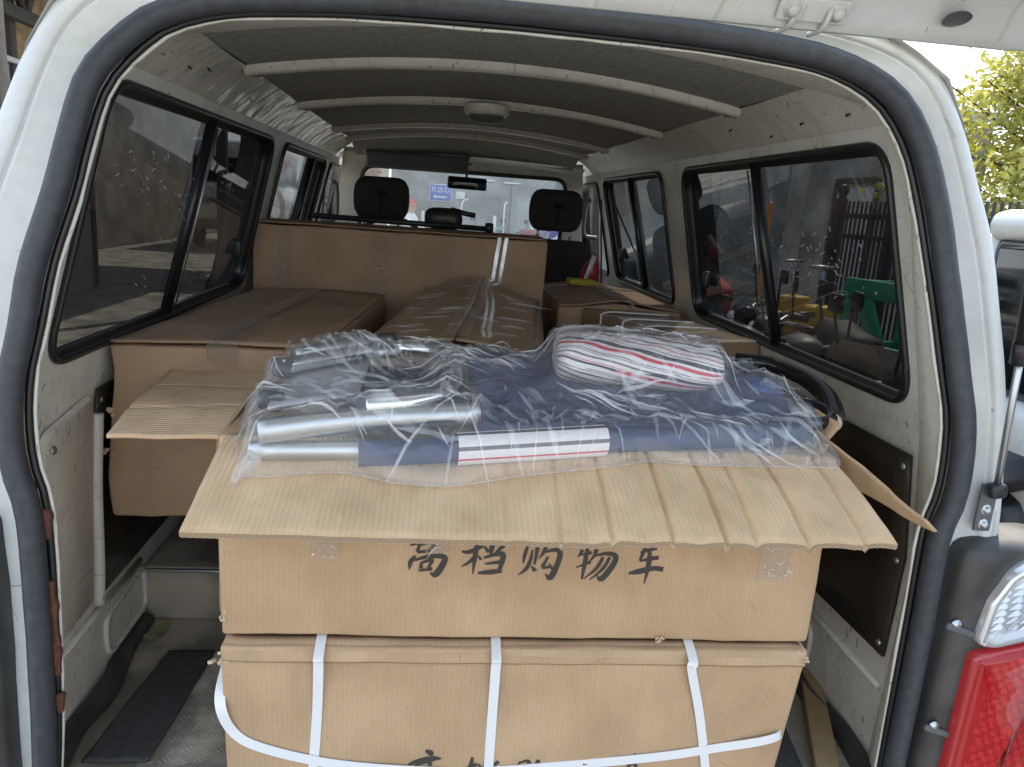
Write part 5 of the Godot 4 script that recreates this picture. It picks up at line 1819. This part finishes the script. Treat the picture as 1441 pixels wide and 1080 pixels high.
# one continuous body from tapered limbs, meshed as surface nets
func person(called: String, label: String, at: Vector3, turn: float, h: float, top: Color, legs: Color, hair: Color, reach: bool) -> void:
	var o := thing(called, label, "person", at, turn)
	var k := h / 1.7
	var hand_l := Vector3(-0.14, 1.12, 0.52) if reach else Vector3(-0.27, 0.82, 0.05)
	var hand_r := Vector3(0.16, 1.15, 0.50) if reach else Vector3(0.27, 0.82, 0.08)
	var elbow_l := Vector3(-0.25, 1.13, 0.25) if reach else Vector3(-0.27, 1.10, -0.03)
	var elbow_r := Vector3(0.25, 1.13, 0.25) if reach else Vector3(0.27, 1.10, -0.03)
	var bones := [
		[Vector3(0, 0.95, 0), Vector3(0, 1.32, 0.02), 0.15, 0.16], [Vector3(-0.13, 1.38, 0), Vector3(0.13, 1.38, 0), 0.085, 0.085], [Vector3(0, 1.36, 0), Vector3(0, 1.50, 0.02), 0.065, 0.055],
		[Vector3(0, 1.56, 0.02), Vector3(0, 1.62, 0.03), 0.085, 0.10], [Vector3(0, 1.555, 0.11), Vector3(0, 1.545, 0.125), 0.018, 0.014],
		[Vector3(-0.18, 1.37, 0), elbow_l, 0.06, 0.048], [elbow_l, hand_l, 0.048, 0.032], [Vector3(0.18, 1.37, 0), elbow_r, 0.06, 0.048], [elbow_r, hand_r, 0.048, 0.032],
		[hand_l, hand_l + Vector3(0.0, -0.06, 0.06), 0.035, 0.022], [hand_r, hand_r + Vector3(0.0, -0.06, 0.06), 0.035, 0.022],
		[Vector3(-0.09, 0.92, 0), Vector3(-0.10, 0.50, 0.03), 0.10, 0.065], [Vector3(-0.10, 0.50, 0.03), Vector3(-0.10, 0.08, 0), 0.062, 0.042], [Vector3(-0.10, 0.05, 0), Vector3(-0.11, 0.04, 0.15), 0.045, 0.035],
		[Vector3(0.09, 0.92, 0), Vector3(0.10, 0.50, 0.03), 0.10, 0.065], [Vector3(0.10, 0.50, 0.03), Vector3(0.10, 0.08, 0), 0.062, 0.042], [Vector3(0.10, 0.05, 0), Vector3(0.11, 0.04, 0.15), 0.045, 0.035]]
	var dist := func(p: Vector3) -> float:
		var s := 0.0
		for b in bones:
			var a: Vector3 = b[0]
			var d: Vector3 = b[1] - a
			var t := clampf((p - a).dot(d) / d.length_squared(), 0.0, 1.0)
			var r := p.distance_to(a + d * t) - lerpf(b[2], b[3], t)
			if r < 0.2:
				s += exp(-r * 55.0)
		return -log(maxf(s, 1e-6)) / 55.0
	var c := 0.028
	var nx := 26
	var ny := 64
	var nz := 32
	var o0 := Vector3(-nx * c / 2.0, -0.02, -0.26)
	var f := PackedFloat32Array()
	f.resize(nx * ny * nz)
	for z in nz:
		for y in ny:
			for x in nx:
				f[(z * ny + y) * nx + x] = dist.call(o0 + Vector3(x, y, z) * c)
	var vert := {}
	var corner := [0, 1, nx, nx + 1, nx * ny, nx * ny + 1, nx * ny + nx, nx * ny + nx + 1]
	for z in nz - 1:
		for y in ny - 1:
			for x in nx - 1:
				var id := (z * ny + y) * nx + x
				var m := 0
				for q in 8:
					if f[id + corner[q]] < 0.0:
						m += 1
				if m > 0 and m < 8:
					var sum := Vector3.ZERO
					var cnt := 0
					for q in 8:
						for ax in 3:
							if q & (1 << ax) == 0:
								var r := q | (1 << ax)
								var va := f[id + corner[q]]
								var vb := f[id + corner[r]]
								if (va < 0.0) != (vb < 0.0):
									var pa := Vector3(q & 1, (q >> 1) & 1, (q >> 2) & 1)
									var pb := Vector3(r & 1, (r >> 1) & 1, (r >> 2) & 1)
									sum += pa.lerp(pb, va / (va - vb))
									cnt += 1
					vert[id] = o0 + (Vector3(x, y, z) + sum / cnt) * c
	var st := start()
	var col := func(p: Vector3) -> Color:
		if p.y > 1.47:
			return hair if (p.y > 1.62 or p.z < 0.0) else Color(0.45, 0.27, 0.19)
		if p.distance_to(hand_l) < 0.085 or p.distance_to(hand_r) < 0.085:
			return Color(0.45, 0.27, 0.19)
		return top if p.y > 0.88 else (legs if p.y > 0.09 else Color(0.03, 0.03, 0.03))
	var put := func(a: Vector3, b: Vector3, d: Vector3) -> void:
		for v in [a, b, d]:
			st.set_color(col.call(v))
			st.add_vertex(v * k)
	var strides := [1, nx, nx * ny]
	for id in vert:
		for ax in 3:
			var s1: int = strides[(ax + 1) % 3]
			var s2: int = strides[(ax + 2) % 3]
			var e: int = id + strides[ax]
			if e >= f.size():
				continue
			if (f[id] < 0.0) != (f[e] < 0.0) and vert.has(id - s1) and vert.has(id - s2) and vert.has(id - s1 - s2):
				var q0: Vector3 = vert[id]
				var q1: Vector3 = vert[id - s1]
				var q2: Vector3 = vert[id - s1 - s2]
				var q3: Vector3 = vert[id - s2]
				if f[id] < 0.0:
					put.call(q0, q2, q1); put.call(q0, q3, q2)
				else:
					put.call(q0, q1, q2); put.call(q0, q2, q3)
	obj("body", st, M.clothes, o)
	if reach:
		st = start()
		lathe(st, [Vector2(0.17, 1.63 * k), Vector2(0.11, 1.66 * k), Vector2(0.10, 1.72 * k), Vector2(0.0, 1.75 * k)], 16)
		obj("hat", st, M.red_cloth, o)

# kind 0 scooter, 1 scooter with a quilted knee cover, 2 cargo tricycle
func scooter(called: String, label: String, at: Vector3, turn: float, body: Material, extra: Material, kind: int, group: String) -> Node3D:
	var o := thing(called, label, "tricycle" if kind == 2 else "scooter", at, turn, group)
	for x in [-0.62, 0.62]:
		for zz in ([-0.32, 0.32] if kind == 2 and x < 0.0 else [0.0]):
			var w := part("wheel", o, Vector3(x, 0.22, zz))
			var s1 := start()
			torus(s1, 0.165, 0.052, 22, 8, Transform3D(Basis(Vector3.RIGHT, PI / 2), Vector3.ZERO))
			obj("tyre", s1, M.tyre, w)
			s1 = start()
			lathe(s1, [Vector2(0, 0.03), Vector2(0.05, 0.03), Vector2(0.06, 0.01), Vector2(0.13, 0.012), Vector2(0.135, -0.012), Vector2(0.06, -0.01), Vector2(0.05, -0.03), Vector2(0, -0.03)], 18, Transform3D(Basis(Vector3.RIGHT, PI / 2), Vector3.ZERO))
			obj("rim", s1, M.satin_metal, w)
	var st := start()
	rbox(st, Vector3(0.62, 0.10, 0.28), 0.04, Vector3i(4, 2, 2), Transform3D(Basis(), Vector3(0.02, 0.27, 0)))
	obj("footboard", st, M.black_plastic, o)
	st = start()
	rbox(st, Vector3(0.72, 0.30, 0.30), 0.10, Vector3i(6, 3, 3), Transform3D(Basis(Vector3.BACK, -0.12), Vector3(-0.46, 0.56, 0)), 0.0, 1.0, func(p: Vector3) -> Vector3: return Vector3(p.x, p.y, p.z * (1.0 - 0.35 * maxf(0.0, -p.x) / 0.36)))
	obj("rear_body", st, body, o)
	st = start()
	rbox(st, Vector3(0.66, 0.12, 0.27), 0.055, Vector3i(6, 2, 3), Transform3D(Basis(Vector3.BACK, -0.06), Vector3(-0.40, 0.77, 0)), 0.0, 1.0, func(p: Vector3) -> Vector3: return Vector3(p.x, p.y + 0.03 * cos(p.x * 7.0), p.z))
	obj("saddle", st, M.black_plastic, o)
	st = start()
	slab(st, 8, 10, func(u: float, v: float) -> Vector3:
		var z := (u - 0.5) * lerpf(0.30, 0.40, sin(v * PI))
		return Vector3(lerpf(0.40, 0.52, v) + 0.10 * (1.0 - pow((u - 0.5) * 2.0, 2.0)), lerpf(0.25, 0.92, v), z), Vector3.RIGHT, 0.02)
	obj("front_shield", st, body, o)
	st = start()
	rbox(st, Vector3(0.36, 0.10, 0.12), 0.045, Vector3i(5, 2, 2), Transform3D(Basis(), Vector3(0.64, 0.43, 0)), 0.0, 1.0, func(p: Vector3) -> Vector3: return Vector3(p.x, p.y - 1.6 * p.x * p.x, p.z))
	obj("front_mudguard", st, body, o)
	st = start()
	rod(st, Vector3(0.66, 0.22, 0.05), Vector3(0.46, 0.98, 0.02), 0.022, 8)
	rod(st, Vector3(0.66, 0.22, -0.05), Vector3(0.46, 0.98, -0.02), 0.022, 8)
	obj("fork", st, M.satin_metal, o)
	st = start()
	tube(st, smooth_path([Vector3(0.30, 1.06, -0.36), Vector3(0.40, 1.06, -0.18), Vector3(0.46, 1.02, 0.0), Vector3(0.40, 1.06, 0.18), Vector3(0.30, 1.06, 0.36)], 5), 0.012, 8)
	obj("handlebar", st, M.satin_metal, o)
	for s in [-1, 1]:
		st = start()
		rod(st, Vector3(0.36, 1.06, s * 0.26), Vector3(0.27, 1.06, s * 0.40), 0.019, 10)
		obj("grip", st, M.black_plastic, o)
		st = start()
		rod(st, Vector3(0.38, 1.06, s * 0.20), Vector3(0.40, 1.24, s * 0.27), 0.006, 6)
		rbox(st, Vector3(0.02, 0.075, 0.115), 0.01, Vector3i(1, 2, 2), Transform3D(Basis(), Vector3(0.39, 1.27, s * 0.29)))
		obj("mirror", st, M.black_plastic, o)
	st = start()
	rbox(st, Vector3(0.15, 0.17, 0.24), 0.06, Vector3i(3, 3, 3), Transform3D(Basis(), Vector3(0.50, 0.99, 0)))
	obj("cowl", st, body, o)
	st = start()
	lathe(st, [Vector2(0.065, 0.0), Vector2(0.060, 0.02), Vector2(0.035, 0.032), Vector2(0, 0.036)], 16, Transform3D(Basis(Vector3.BACK, -PI / 2), Vector3(0.57, 0.97, 0)))
	obj("headlight", st, M.lens_back, o)
	if kind == 1:
		st = start()
		rbox(st, Vector3(0.16, 0.55, 0.62), 0.07, Vector3i(4, 8, 8), Transform3D(Basis(Vector3.BACK, 0.15), Vector3(0.36, 0.86, 0)), 0.03, 4.0)
		obj("quilted_cover", st, extra, o)
	elif kind == 0:
		st = start()
		rbox(st, Vector3(0.30, 0.26, 0.34), 0.05, Vector3i(3, 3, 3), Transform3D(Basis(), Vector3(-0.80, 0.98, 0)))
		obj("top_box", st, extra, o)
	else:
		st = start()
		slab(st, 8, 4, func(u: float, v: float) -> Vector3: return Vector3(lerpf(-0.95, -0.15, u), 0.82, lerpf(-0.42, 0.42, v)), Vector3.UP, 0.03)
		for z in [-0.42, 0.42]:
			rod(st, Vector3(-0.95, 0.80, z), Vector3(-0.95, 1.15, z), 0.015, 6)
			rod(st, Vector3(-0.15, 0.80, z), Vector3(-0.15, 1.15, z), 0.015, 6)
			rod(st, Vector3(-0.95, 1.15, z), Vector3(-0.15, 1.15, z), 0.015, 6)
		obj("cargo_bed", st, body, o)
		st = start()
		tube(st, smooth_path([Vector3(-0.15, 0.80, 0.42), Vector3(-0.12, 1.50, 0.40), Vector3(0.25, 1.62, 0.38)], 6), 0.014, 8)
		obj("canopy_bar", st, extra, o)
		st = start()
		tube(st, smooth_path([Vector3(-0.15, 0.80, -0.42), Vector3(-0.12, 1.50, -0.40), Vector3(0.25, 1.62, -0.38)], 6), 0.014, 8)
		obj("canopy_bar", st, extra, o)
	return o

func build_right() -> void:
	# iron fence along the lane
	var f := thing("iron_fence", "black iron picket fence with ball topped posts right of the van", "fence", Vector3(2.75, 0, -4.27))
	var pk := start()
	bx(pk, Vector3(0, 0.93, 0), Vector3(0.014, 1.62, 0.014), 0.002)
	var pm := mesh_of(pk)
	var po := start()
	bx(po, Vector3(0, 0.88, 0), Vector3(0.065, 1.76, 0.065), 0.006)
	lathe(po, [Vector2(0.028, 1.76), Vector2(0.024, 1.775), Vector2(0.036, 1.80), Vector2(0.040, 1.825), Vector2(0.028, 1.85), Vector2(0, 1.86)], 12)
	var pom := mesh_of(po)
	for k in 43:
		if k in [0, 12, 42]:
			copy_part("post", pom, M.fence_iron, f, Transform3D(Basis(), Vector3(0, 0, 0.056 * k)))
		else:
			copy_part("picket", pm, M.fence_iron, f, Transform3D(Basis(), Vector3(0, 0, 0.056 * k)))
	for y in [0.25, 1.50, 1.64]:
		var r := start()
		bx(r, Vector3(0, y, 1.18), Vector3(0.030, 0.035, 2.36), 0.004)
		obj("rail", r, M.fence_iron, f)
	# white outbuilding with a door
	var w := wall_box("white_outbuilding", "white outbuilding with a pale door behind the iron fence", "building", Vector3(6.0, 1.45, -9.6), Vector3(1.0, 2.9, 3.2), M.white_wall)
	var st := start()
	bx(st, Vector3(0, 2.96, 0), Vector3(1.2, 0.14, 3.4), 0.02)
	obj("roof", st, M.white_plastic, w)
	st = start()
	bx(st, Vector3(-0.51, 1.05, 0.5), Vector3(0.04, 2.1, 0.95), 0.01)
	var dr := obj("door", st, M.white_plastic, w)
	st = start()
	bx(st, Vector3(-0.54, 1.05, 0.16), Vector3(0.05, 0.12, 0.03), 0.01)
	obj("handle", st, M.satin_metal, dr)
	st = start()
	for z in [-0.03, 1.03]:
		bx(st, Vector3(-0.515, 1.08, z), Vector3(0.06, 2.2, 0.07), 0.01)
	bx(st, Vector3(-0.515, 2.2, 0.5), Vector3(0.06, 0.08, 1.1), 0.01)
	obj("door_frame", st, M.grey_plastic, w)
	# white post
	st = start()
	bx(st, Vector3(4.55, 1.5, -8.8), Vector3(0.16, 3.0, 0.16), 0.02)
	tag(obj("white_post", st, M.white_wall), "white square post left of the white outbuilding", "post")
	st = start()
	lathe(st, [Vector2(0.028, 0), Vector2(0.028, 1.75), Vector2(0.0, 1.77)], 10, Transform3D(Basis(), Vector3(3.15, 0, -6.4)))
	tag(obj("orange_pole", st, M.orange_plastic), "thin orange marker pole before the dark building wall", "pole")
	# scooters in a row between the van and the fence
	var row := "scooters parked in a row right of the van"
	scooter("parked_scooter", "dark red scooter with a quilted red knee cover, farthest of the row", Vector3(2.15, 0, -3.95), 2.85, M.red_plastic, M.red_cloth, 1, row)
	scooter("parked_scooter", "black scooter with a grey top box beside the dark red scooter", Vector3(2.20, 0, -3.15), 3.0, M.gloss_black, M.grey_plastic, 0, row)
	scooter("parked_scooter", "black scooter with a yellow box, below the yellow pallet jack", Vector3(2.10, 0, -2.55), 2.7, M.black_plastic, M.black_cloth, 0, row)
	scooter("parked_scooter", "grey scooter with a black quilted knee cover in front of the green crate", Vector3(2.0, 0, -1.95), 2.9, M.grey_plastic, M.black_cloth, 1, row)
	scooter("parked_scooter", "black scooter with a shaggy fleece cover, nearest to the white car", Vector3(1.75, 0, -1.30), 3.05, M.black_plastic, M.fleece, 1, row)
	# pallet truck handles and a crate
	for q in [[2.35, -3.55, 0.0, "yellow pallet jack with an upright handle between the scooters"], [2.45, -4.15, 0.35, "orange yellow pallet jack behind the dark red scooter"]]:
		var j := thing("pallet_jack", q[3], "pallet jack", Vector3(q[0], 0, q[1]), q[2])
		st = start()
		bx(st, Vector3(0, 0.95, 0), Vector3(0.20, 0.22, 0.16), 0.03)
		bx(st, Vector3(0, 0.10, 0.5), Vector3(0.50, 0.06, 1.0), 0.02)
		bx(st, Vector3(0, 0.45, 0), Vector3(0.14, 0.85, 0.12), 0.03)
		obj("pump_body", st, M.yellow_plastic, j)
		st = start()
		tube(st, PackedVector3Array([Vector3(0, 1.0, 0), Vector3(0.0, 1.28, -0.06)]), 0.016, 8)
		rod(st, Vector3(-0.09, 1.30, -0.06), Vector3(0.09, 1.30, -0.06), 0.012, 8)
		obj("handle", st, M.satin_metal, j)
	var gc := thing("green_crate", "green plastic crate with slanted struts on a stand behind the grey scooter", "crate", Vector3(2.40, 0.0, -2.55), 0.25)
	st = start()
	for z in [-0.36, 0.36]:
		bx(st, Vector3(0, 1.26, z), Vector3(0.42, 0.05, 0.03), 0.008)
		bx(st, Vector3(0, 0.92, z), Vector3(0.42, 0.05, 0.03), 0.008)
	for x in [-0.21, 0.21]:
		bx(st, Vector3(x, 1.245, 0), Vector3(0.03, 0.10, 0.75), 0.008)
		bx(st, Vector3(x, 0.92, 0), Vector3(0.03, 0.10, 0.75), 0.008)
		for s in [-1, 1]:
			rbox(st, Vector3(0.028, 0.36, 0.10), 0.008, Vector3i.ONE, Transform3D(Basis(Vector3.RIGHT, 0.5 * s), Vector3(x, 1.08, s * 0.17)))
		for z in [-0.36, 0.36]:
			bx(st, Vector3(x, 1.08, z), Vector3(0.032, 0.36, 0.05), 0.008)
	bx(st, Vector3(0, 0.89, 0), Vector3(0.42, 0.03, 0.74), 0.005)
	obj("crate_frame", st, M.green_plastic, gc)
	st = start()
	for x in [-0.18, 0.18]:
		for z in [-0.32, 0.32]:
			rod(st, Vector3(x, 0, z), Vector3(x, 0.88, z), 0.02, 8)
	obj("stand", st, M.black_plastic, gc)
	st = start()
	bx(st, Vector3(1.62, 0.985, -1.62), Vector3(0.06, 0.05, 0.7), 0.008)
	bx(st, Vector3(1.62, 0.48, -1.35), Vector3(0.06, 0.96, 0.06), 0.008)
	bx(st, Vector3(1.62, 0.48, -1.89), Vector3(0.06, 0.96, 0.06), 0.008)
	tag(obj("orange_barrier", st, M.orange_plastic), "low orange barrier bar beside the fleece covered scooter", "barrier")
	# white car beyond the scooters
	var c := thing("white_car", "white minivan parked right of the van, its pale roof by the fence", "car", Vector3(2.78, 0, 0.35))
	st = start()
	rbox(st, Vector3(1.70, 0.55, 4.2), 0.14, Vector3i(4, 3, 10), Transform3D(Basis(), Vector3(0, 0.72, 0)))
	rbox(st, Vector3(1.62, 0.12, 3.4), 0.058, Vector3i(6, 2, 8), Transform3D(Basis(), Vector3(0, 1.60, -0.35)))
	for x in [-0.79, 0.79]:
		for z in [-2.02, -0.85, 0.35, 1.30]:
			rod(st, Vector3(x, 0.98, z), Vector3(x * 0.95, 1.57, z), 0.035, 8)
	obj("body", st, M.white_paint, c)
	st = start()
	rbox(st, Vector3(1.58, 0.60, 3.34), 0.06, Vector3i(2, 2, 4), Transform3D(Basis(), Vector3(0, 1.27, -0.35)))
	obj("windows", st, M.dark_glass, c)
	for x in [-0.78, 0.78]:
		for z in [-1.35, 1.35]:
			var wh := part("wheel", c, Vector3(x, 0.31, z))
			st = start()
			torus(st, 0.23, 0.085, 24, 8, Transform3D(Basis(Vector3.BACK, PI / 2), Vector3.ZERO))
			obj("tyre", st, M.tyre, wh)
			st = start()
			lathe(st, [Vector2(0, 0.07), Vector2(0.17, 0.06), Vector2(0.18, -0.06), Vector2(0, -0.07)], 18, Transform3D(Basis(Vector3.BACK, PI / 2), Vector3.ZERO))
			obj("rim", st, M.satin_metal, wh)
	tree("leafy_tree", "yellow green spring tree in bright sun beyond the iron fence", Vector3(7.2, 0, -6.8), 6.4, 2.2)

func tree(called: String, label: String, at: Vector3, h: float, r: float) -> void:
	var o := thing(called, label, "tree", at)
	var st := start()
	tube(st, smooth_path([Vector3(0, 0, 0), Vector3(0.05, 0.9, 0.02), Vector3(-0.04, 1.8, 0.05), Vector3(0.05, 2.8, 0)], 6), 0.11, 10, true, 0.05)
	var tips := []
	for k in 70:
		var y := rng.randf_range(1.4, h - 1.2)
		var a := rng.randf() * TAU
		var l := r * rng.randf_range(0.55, 1.05) * (1.0 - 0.35 * (y - 1.5) / (h - 1.5))
		var b := Vector3(0.02, y * 0.75 + 0.4, 0)
		var t := Vector3(cos(a) * l, y + rng.randf_range(0.3, 1.1), sin(a) * l)
		var m := b.lerp(t, 0.5) + Vector3(rng.randf_range(-0.1, 0.1), rng.randf_range(-0.15, 0.1), rng.randf_range(-0.1, 0.1))
		tube(st, smooth_path([b, m, t], 4), 0.028, 5, false, 0.006)
		for q in 7:
			tips.append(b.lerp(t, 0.4 + 0.1 * q) + Vector3(rng.randfn(), rng.randfn(), rng.randfn()) * 0.20)
	obj("trunk", st, M.bark, o)
	var leaf := start(false)
	tri(leaf, Vector3(0, 0, 0), Vector3(0.022, 0.040, 0.008), Vector3(0, 0.085, 0))
	tri(leaf, Vector3(0, 0, 0), Vector3(0, 0.085, 0), Vector3(-0.022, 0.040, 0.008))
	var mm := MultiMesh.new()
	mm.transform_format = MultiMesh.TRANSFORM_3D
	mm.use_colors = true
	mm.mesh = mesh_of(leaf)
	var n := 34000
	mm.instance_count = n
	for k in n:
		var c: Vector3 = tips[rng.randi() % tips.size()]
		var p := c + Vector3(rng.randfn(), rng.randfn(), rng.randfn()) * 0.13
		var b := Basis.from_euler(Vector3(rng.randf() * TAU, rng.randf() * TAU, rng.randf() * TAU)).scaled(Vector3.ONE * rng.randf_range(0.7, 1.5))
		mm.set_instance_transform(k, Transform3D(b, p))
		var g := rng.randf()
		mm.set_instance_color(k, Color(0.34, 0.36, 0.09).lerp(Color(0.60, 0.56, 0.18), g) * rng.randf_range(0.7, 1.1))
	var mi := MultiMeshInstance3D.new()
	mi.name = "crown"
	mi.multimesh = mm
	mi.material_override = M.leaf
	mi.set_meta("kind", "stuff")
	o.add_child(mi, true)

func build_left() -> void:
	# open shed: plaster wall, corrugated sheets, steel trusses
	wall_box("shed_wall", "grey plastered shed wall seen through the left window", "wall", Vector3(-7.6, 1.7, -16.0), Vector3(0.25, 3.4, 22.0), M.plaster)
	var cs := thing("corrugated_fence", "blue grey corrugated metal sheeting below the steel trusses", "wall", Vector3(-5.0, 0, -9.0))
	var st := start()
	var rib := [0.0, 0.0, 0.02, 0.02]
	grid(st, 160, 1, func(u: float, v: float) -> Vector3:
		var i := int(round(u * 160))
		return Vector3(rib[i % 4], 2.72 * v, lerpf(4.2, -1.6, u)), 5.8, 2.7)
	obj("sheet", st, M.roof_sheet, cs)
	st = start()
	bx(st, Vector3(0.04, 2.75, 1.3), Vector3(0.08, 0.07, 5.8), 0.01)
	obj("top_rail", st, M.satin_metal, cs)
	var tr := thing("steel_truss", "dark steel roof truss above the corrugated sheeting", "truss", Vector3(-4.9, 0, -9.0))
	st = start()
	bx(st, Vector3(0, 3.25, 1.3), Vector3(0.12, 0.14, 6.2), 0.01)
	bx(st, Vector3(0, 4.05, 1.3), Vector3(0.14, 0.20, 6.2), 0.01)
	obj("chord", st, M.beam_steel, tr)
	for k in 7:
		st = start()
		rod(st, Vector3(0, 3.25, 4.2 - k), Vector3(0, 4.05, 3.7 - k), 0.05, 6)
		rod(st, Vector3(0, 4.05, 3.7 - k), Vector3(0, 3.25, 3.2 - k), 0.05, 6)
		obj("brace", st, M.beam_steel, tr)
	for z in [4.2, 0.35, -1.5]:
		st = start()
		bx(st, Vector3(-0.12, 2.0, z), Vector3(0.12, 4.0, 0.12), 0.01)
		obj("post", st, M.beam_steel, tr)
	var ob := wall_box("ochre_gable", "sunlit ochre boarding behind the steel truss", "wall", Vector3(-6.2, 3.9, -9.4), Vector3(0.1, 2.0, 6.6), M.ochre_board)
	ob.position.y = 2.9
	for z in [-12.6, -6.2]:
		st = start()
		bx(st, Vector3(0.0, -1.45, z + 9.4), Vector3(0.12, 2.9, 0.12), 0.01)
		obj("post", st, M.beam_steel, ob)
	var rf := thing("added_shed_roof", "low sheet metal roof added to darken the yard on the left, resting on steel posts", "roof", Vector3(-5.4, 0, -12.0))  # inferred roof, added and sized to darken the left window view
	st = start()
	grid(st, 120, 1, func(u: float, v: float) -> Vector3: return Vector3(lerpf(-2.8, 2.9, v), 4.35 + 0.35 * (1.0 - v) + rib[int(round(u * 120)) % 4], lerpf(9.0, -4.5, u)), 13.5, 5.0)
	obj("sheet", st, M.roof_sheet, rf)
	for z in [8.0, 3.0, -4.0]:
		st = start()
		bx(st, Vector3(0.0, 4.28, z), Vector3(5.6, 0.14, 0.10), 0.01, Basis(Vector3.BACK, -0.06))
		obj("rafter", st, M.beam_steel, rf)
		st = start()
		bx(st, Vector3(2.6, 2.1, z), Vector3(0.12, 4.2, 0.12), 0.01)
		obj("post", st, M.beam_steel, rf)
	# shed yard
	st = start()
	bx(st, Vector3(-7.05, 0.62, -13.9), Vector3(0.75, 1.24, 1.7), 0.03)
	tag(obj("blue_cabinet", st, M.blue_bin), "blue grey metal cabinet against the plastered shed wall", "cabinet")
	st = start()
	bx(st, Vector3(-7.1, 0.75, -12.1), Vector3(0.5, 1.5, 0.5), 0.03)
	tag(obj("concrete_block", st, M.plaster), "upright concrete block left of the blue grey cabinet", "block")
	st = start()
	bx(st, Vector3(-6.8, 0.18, -12.7), Vector3(0.6, 0.36, 1.1), 0.03)
	tag(obj("low_plinth", st, M.white_wall), "low pale plinth at the foot of the concrete block", "plinth")
	st = start()
	rbox(st, Vector3(0.28, 0.16, 0.30), 0.03, Vector3i(2, 2, 2), Transform3D(Basis(), Vector3(-4.2, 0.95, -7.6)))
	rod(st, Vector3(-4.2, 0, -7.6), Vector3(-4.2, 0.9, -7.6), 0.03, 8)
	tag(obj("floodlight", st, M.black_plastic), "black boxy floodlight on a short pole in the yard", "floodlight")
	var v := thing("parked_van", "white van facing this way seen through the left window", "van", Vector3(-5.3, 0, -18.6))
	v.scale = Vector3.ONE * 1.12
	st = start()
	rbox(st, Vector3(1.72, 1.0, 4.4), 0.16, Vector3i(4, 3, 6), Transform3D(Basis(), Vector3(0, 0.95, -2.2)))
	rbox(st, Vector3(1.62, 0.42, 4.2), 0.14, Vector3i(4, 3, 6), Transform3D(Basis(), Vector3(0, 2.15, -2.3)))
	for x in [-0.76, 0.76]:
		for z in [-0.12, -1.5, -3.0, -4.25]:
			rod(st, Vector3(x, 1.4, z), Vector3(x * 0.95, 2.05, z - 0.1), 0.05, 8)
	obj("body", st, M.white_paint, v)
	st = start()
	rbox(st, Vector3(1.54, 0.62, 4.1), 0.06, Vector3i(2, 2, 3), Transform3D(Basis(), Vector3(0, 1.72, -2.28)))
	obj("windows", st, M.dark_glass, v)
	st = start()
	bx(st, Vector3(0, 1.05, 0.01), Vector3(0.9, 0.14, 0.05), 0.02)
	bx(st, Vector3(0, 0.55, 0.02), Vector3(1.6, 0.22, 0.08), 0.03)
	obj("grille", st, M.grey_plastic, v)
	for x in [-0.64, 0.64]:
		st = start()
		rbox(st, Vector3(0.26, 0.20, 0.06), 0.05, Vector3i(2, 2, 1), Transform3D(Basis(), Vector3(x, 1.02, 0.01)))
		obj("headlight", st, M.lens_back, v)
		var wh := part("wheel", v, Vector3(x * 1.2, 0.31, -0.8))
		st = start()
		torus(st, 0.23, 0.085, 24, 8, Transform3D(Basis(Vector3.BACK, PI / 2), Vector3.ZERO))
		obj("tyre", st, M.tyre, wh)
		wh = part("wheel", v, Vector3(x * 1.2, 0.31, -3.5))
		st = start()
		torus(st, 0.23, 0.085, 24, 8, Transform3D(Basis(Vector3.BACK, PI / 2), Vector3.ZERO))
		obj("tyre", st, M.tyre, wh)


func _ready() -> void:
	rng.seed = 11
	noise.seed = 5
	noise.frequency = 0.01
	noise.fractal_octaves = 3
	ridge.seed = 8
	ridge.frequency = 1.0
	ridge.noise_type = FastNoiseLite.TYPE_SIMPLEX
	ridge.fractal_type = FastNoiseLite.FRACTAL_RIDGED
	ridge.fractal_octaves = 2

	var cam := Camera3D.new()
	cam.name = "camera"
	cam.fov = 53.05
	cam.near = 0.02
	cam.far = 400.0
	var yaw := deg_to_rad(-6.24)
	cam.basis = Basis(Vector3.UP, yaw) * Basis(Vector3.RIGHT, deg_to_rad(-12.94)) * Basis(Vector3.BACK, deg_to_rad(4.07))
	cam.position = Vector3(-0.125, 1.54, 1.15)
	add_child(cam)
	cam.current = true

	var env := Environment.new()
	env.background_mode = Environment.BG_SKY
	var sky := Sky.new()
	var sm := ProceduralSkyMaterial.new()
	sm.sky_top_color = Color(0.62, 0.71, 0.82)
	sm.sky_horizon_color = Color(0.93, 0.94, 0.95)
	sm.sky_curve = 0.25
	sm.ground_bottom_color = Color(0.42, 0.41, 0.39)
	sm.ground_horizon_color = Color(0.80, 0.80, 0.79)
	sky.sky_material = sm
	env.sky = sky
	env.tonemap_mode = Environment.TONE_MAPPER_LINEAR
	env.tonemap_exposure = 3.05
	env.sdfgi_enabled = true
	env.ssao_enabled = true
	env.ssil_enabled = true
	var we := WorldEnvironment.new()
	we.name = "environment"
	we.environment = env
	add_child(we)

	var sun := DirectionalLight3D.new()
	sun.name = "sun"
	sun.light_energy = 1.1
	sun.light_color = Color(1.0, 0.96, 0.89)
	sun.light_angular_distance = 0.6
	sun.shadow_enabled = true
	sun.rotation_degrees = Vector3(-52, 152, 0)
	add_child(sun)

	make_materials()
	build_outside()
	build_van()
	build_cargo()
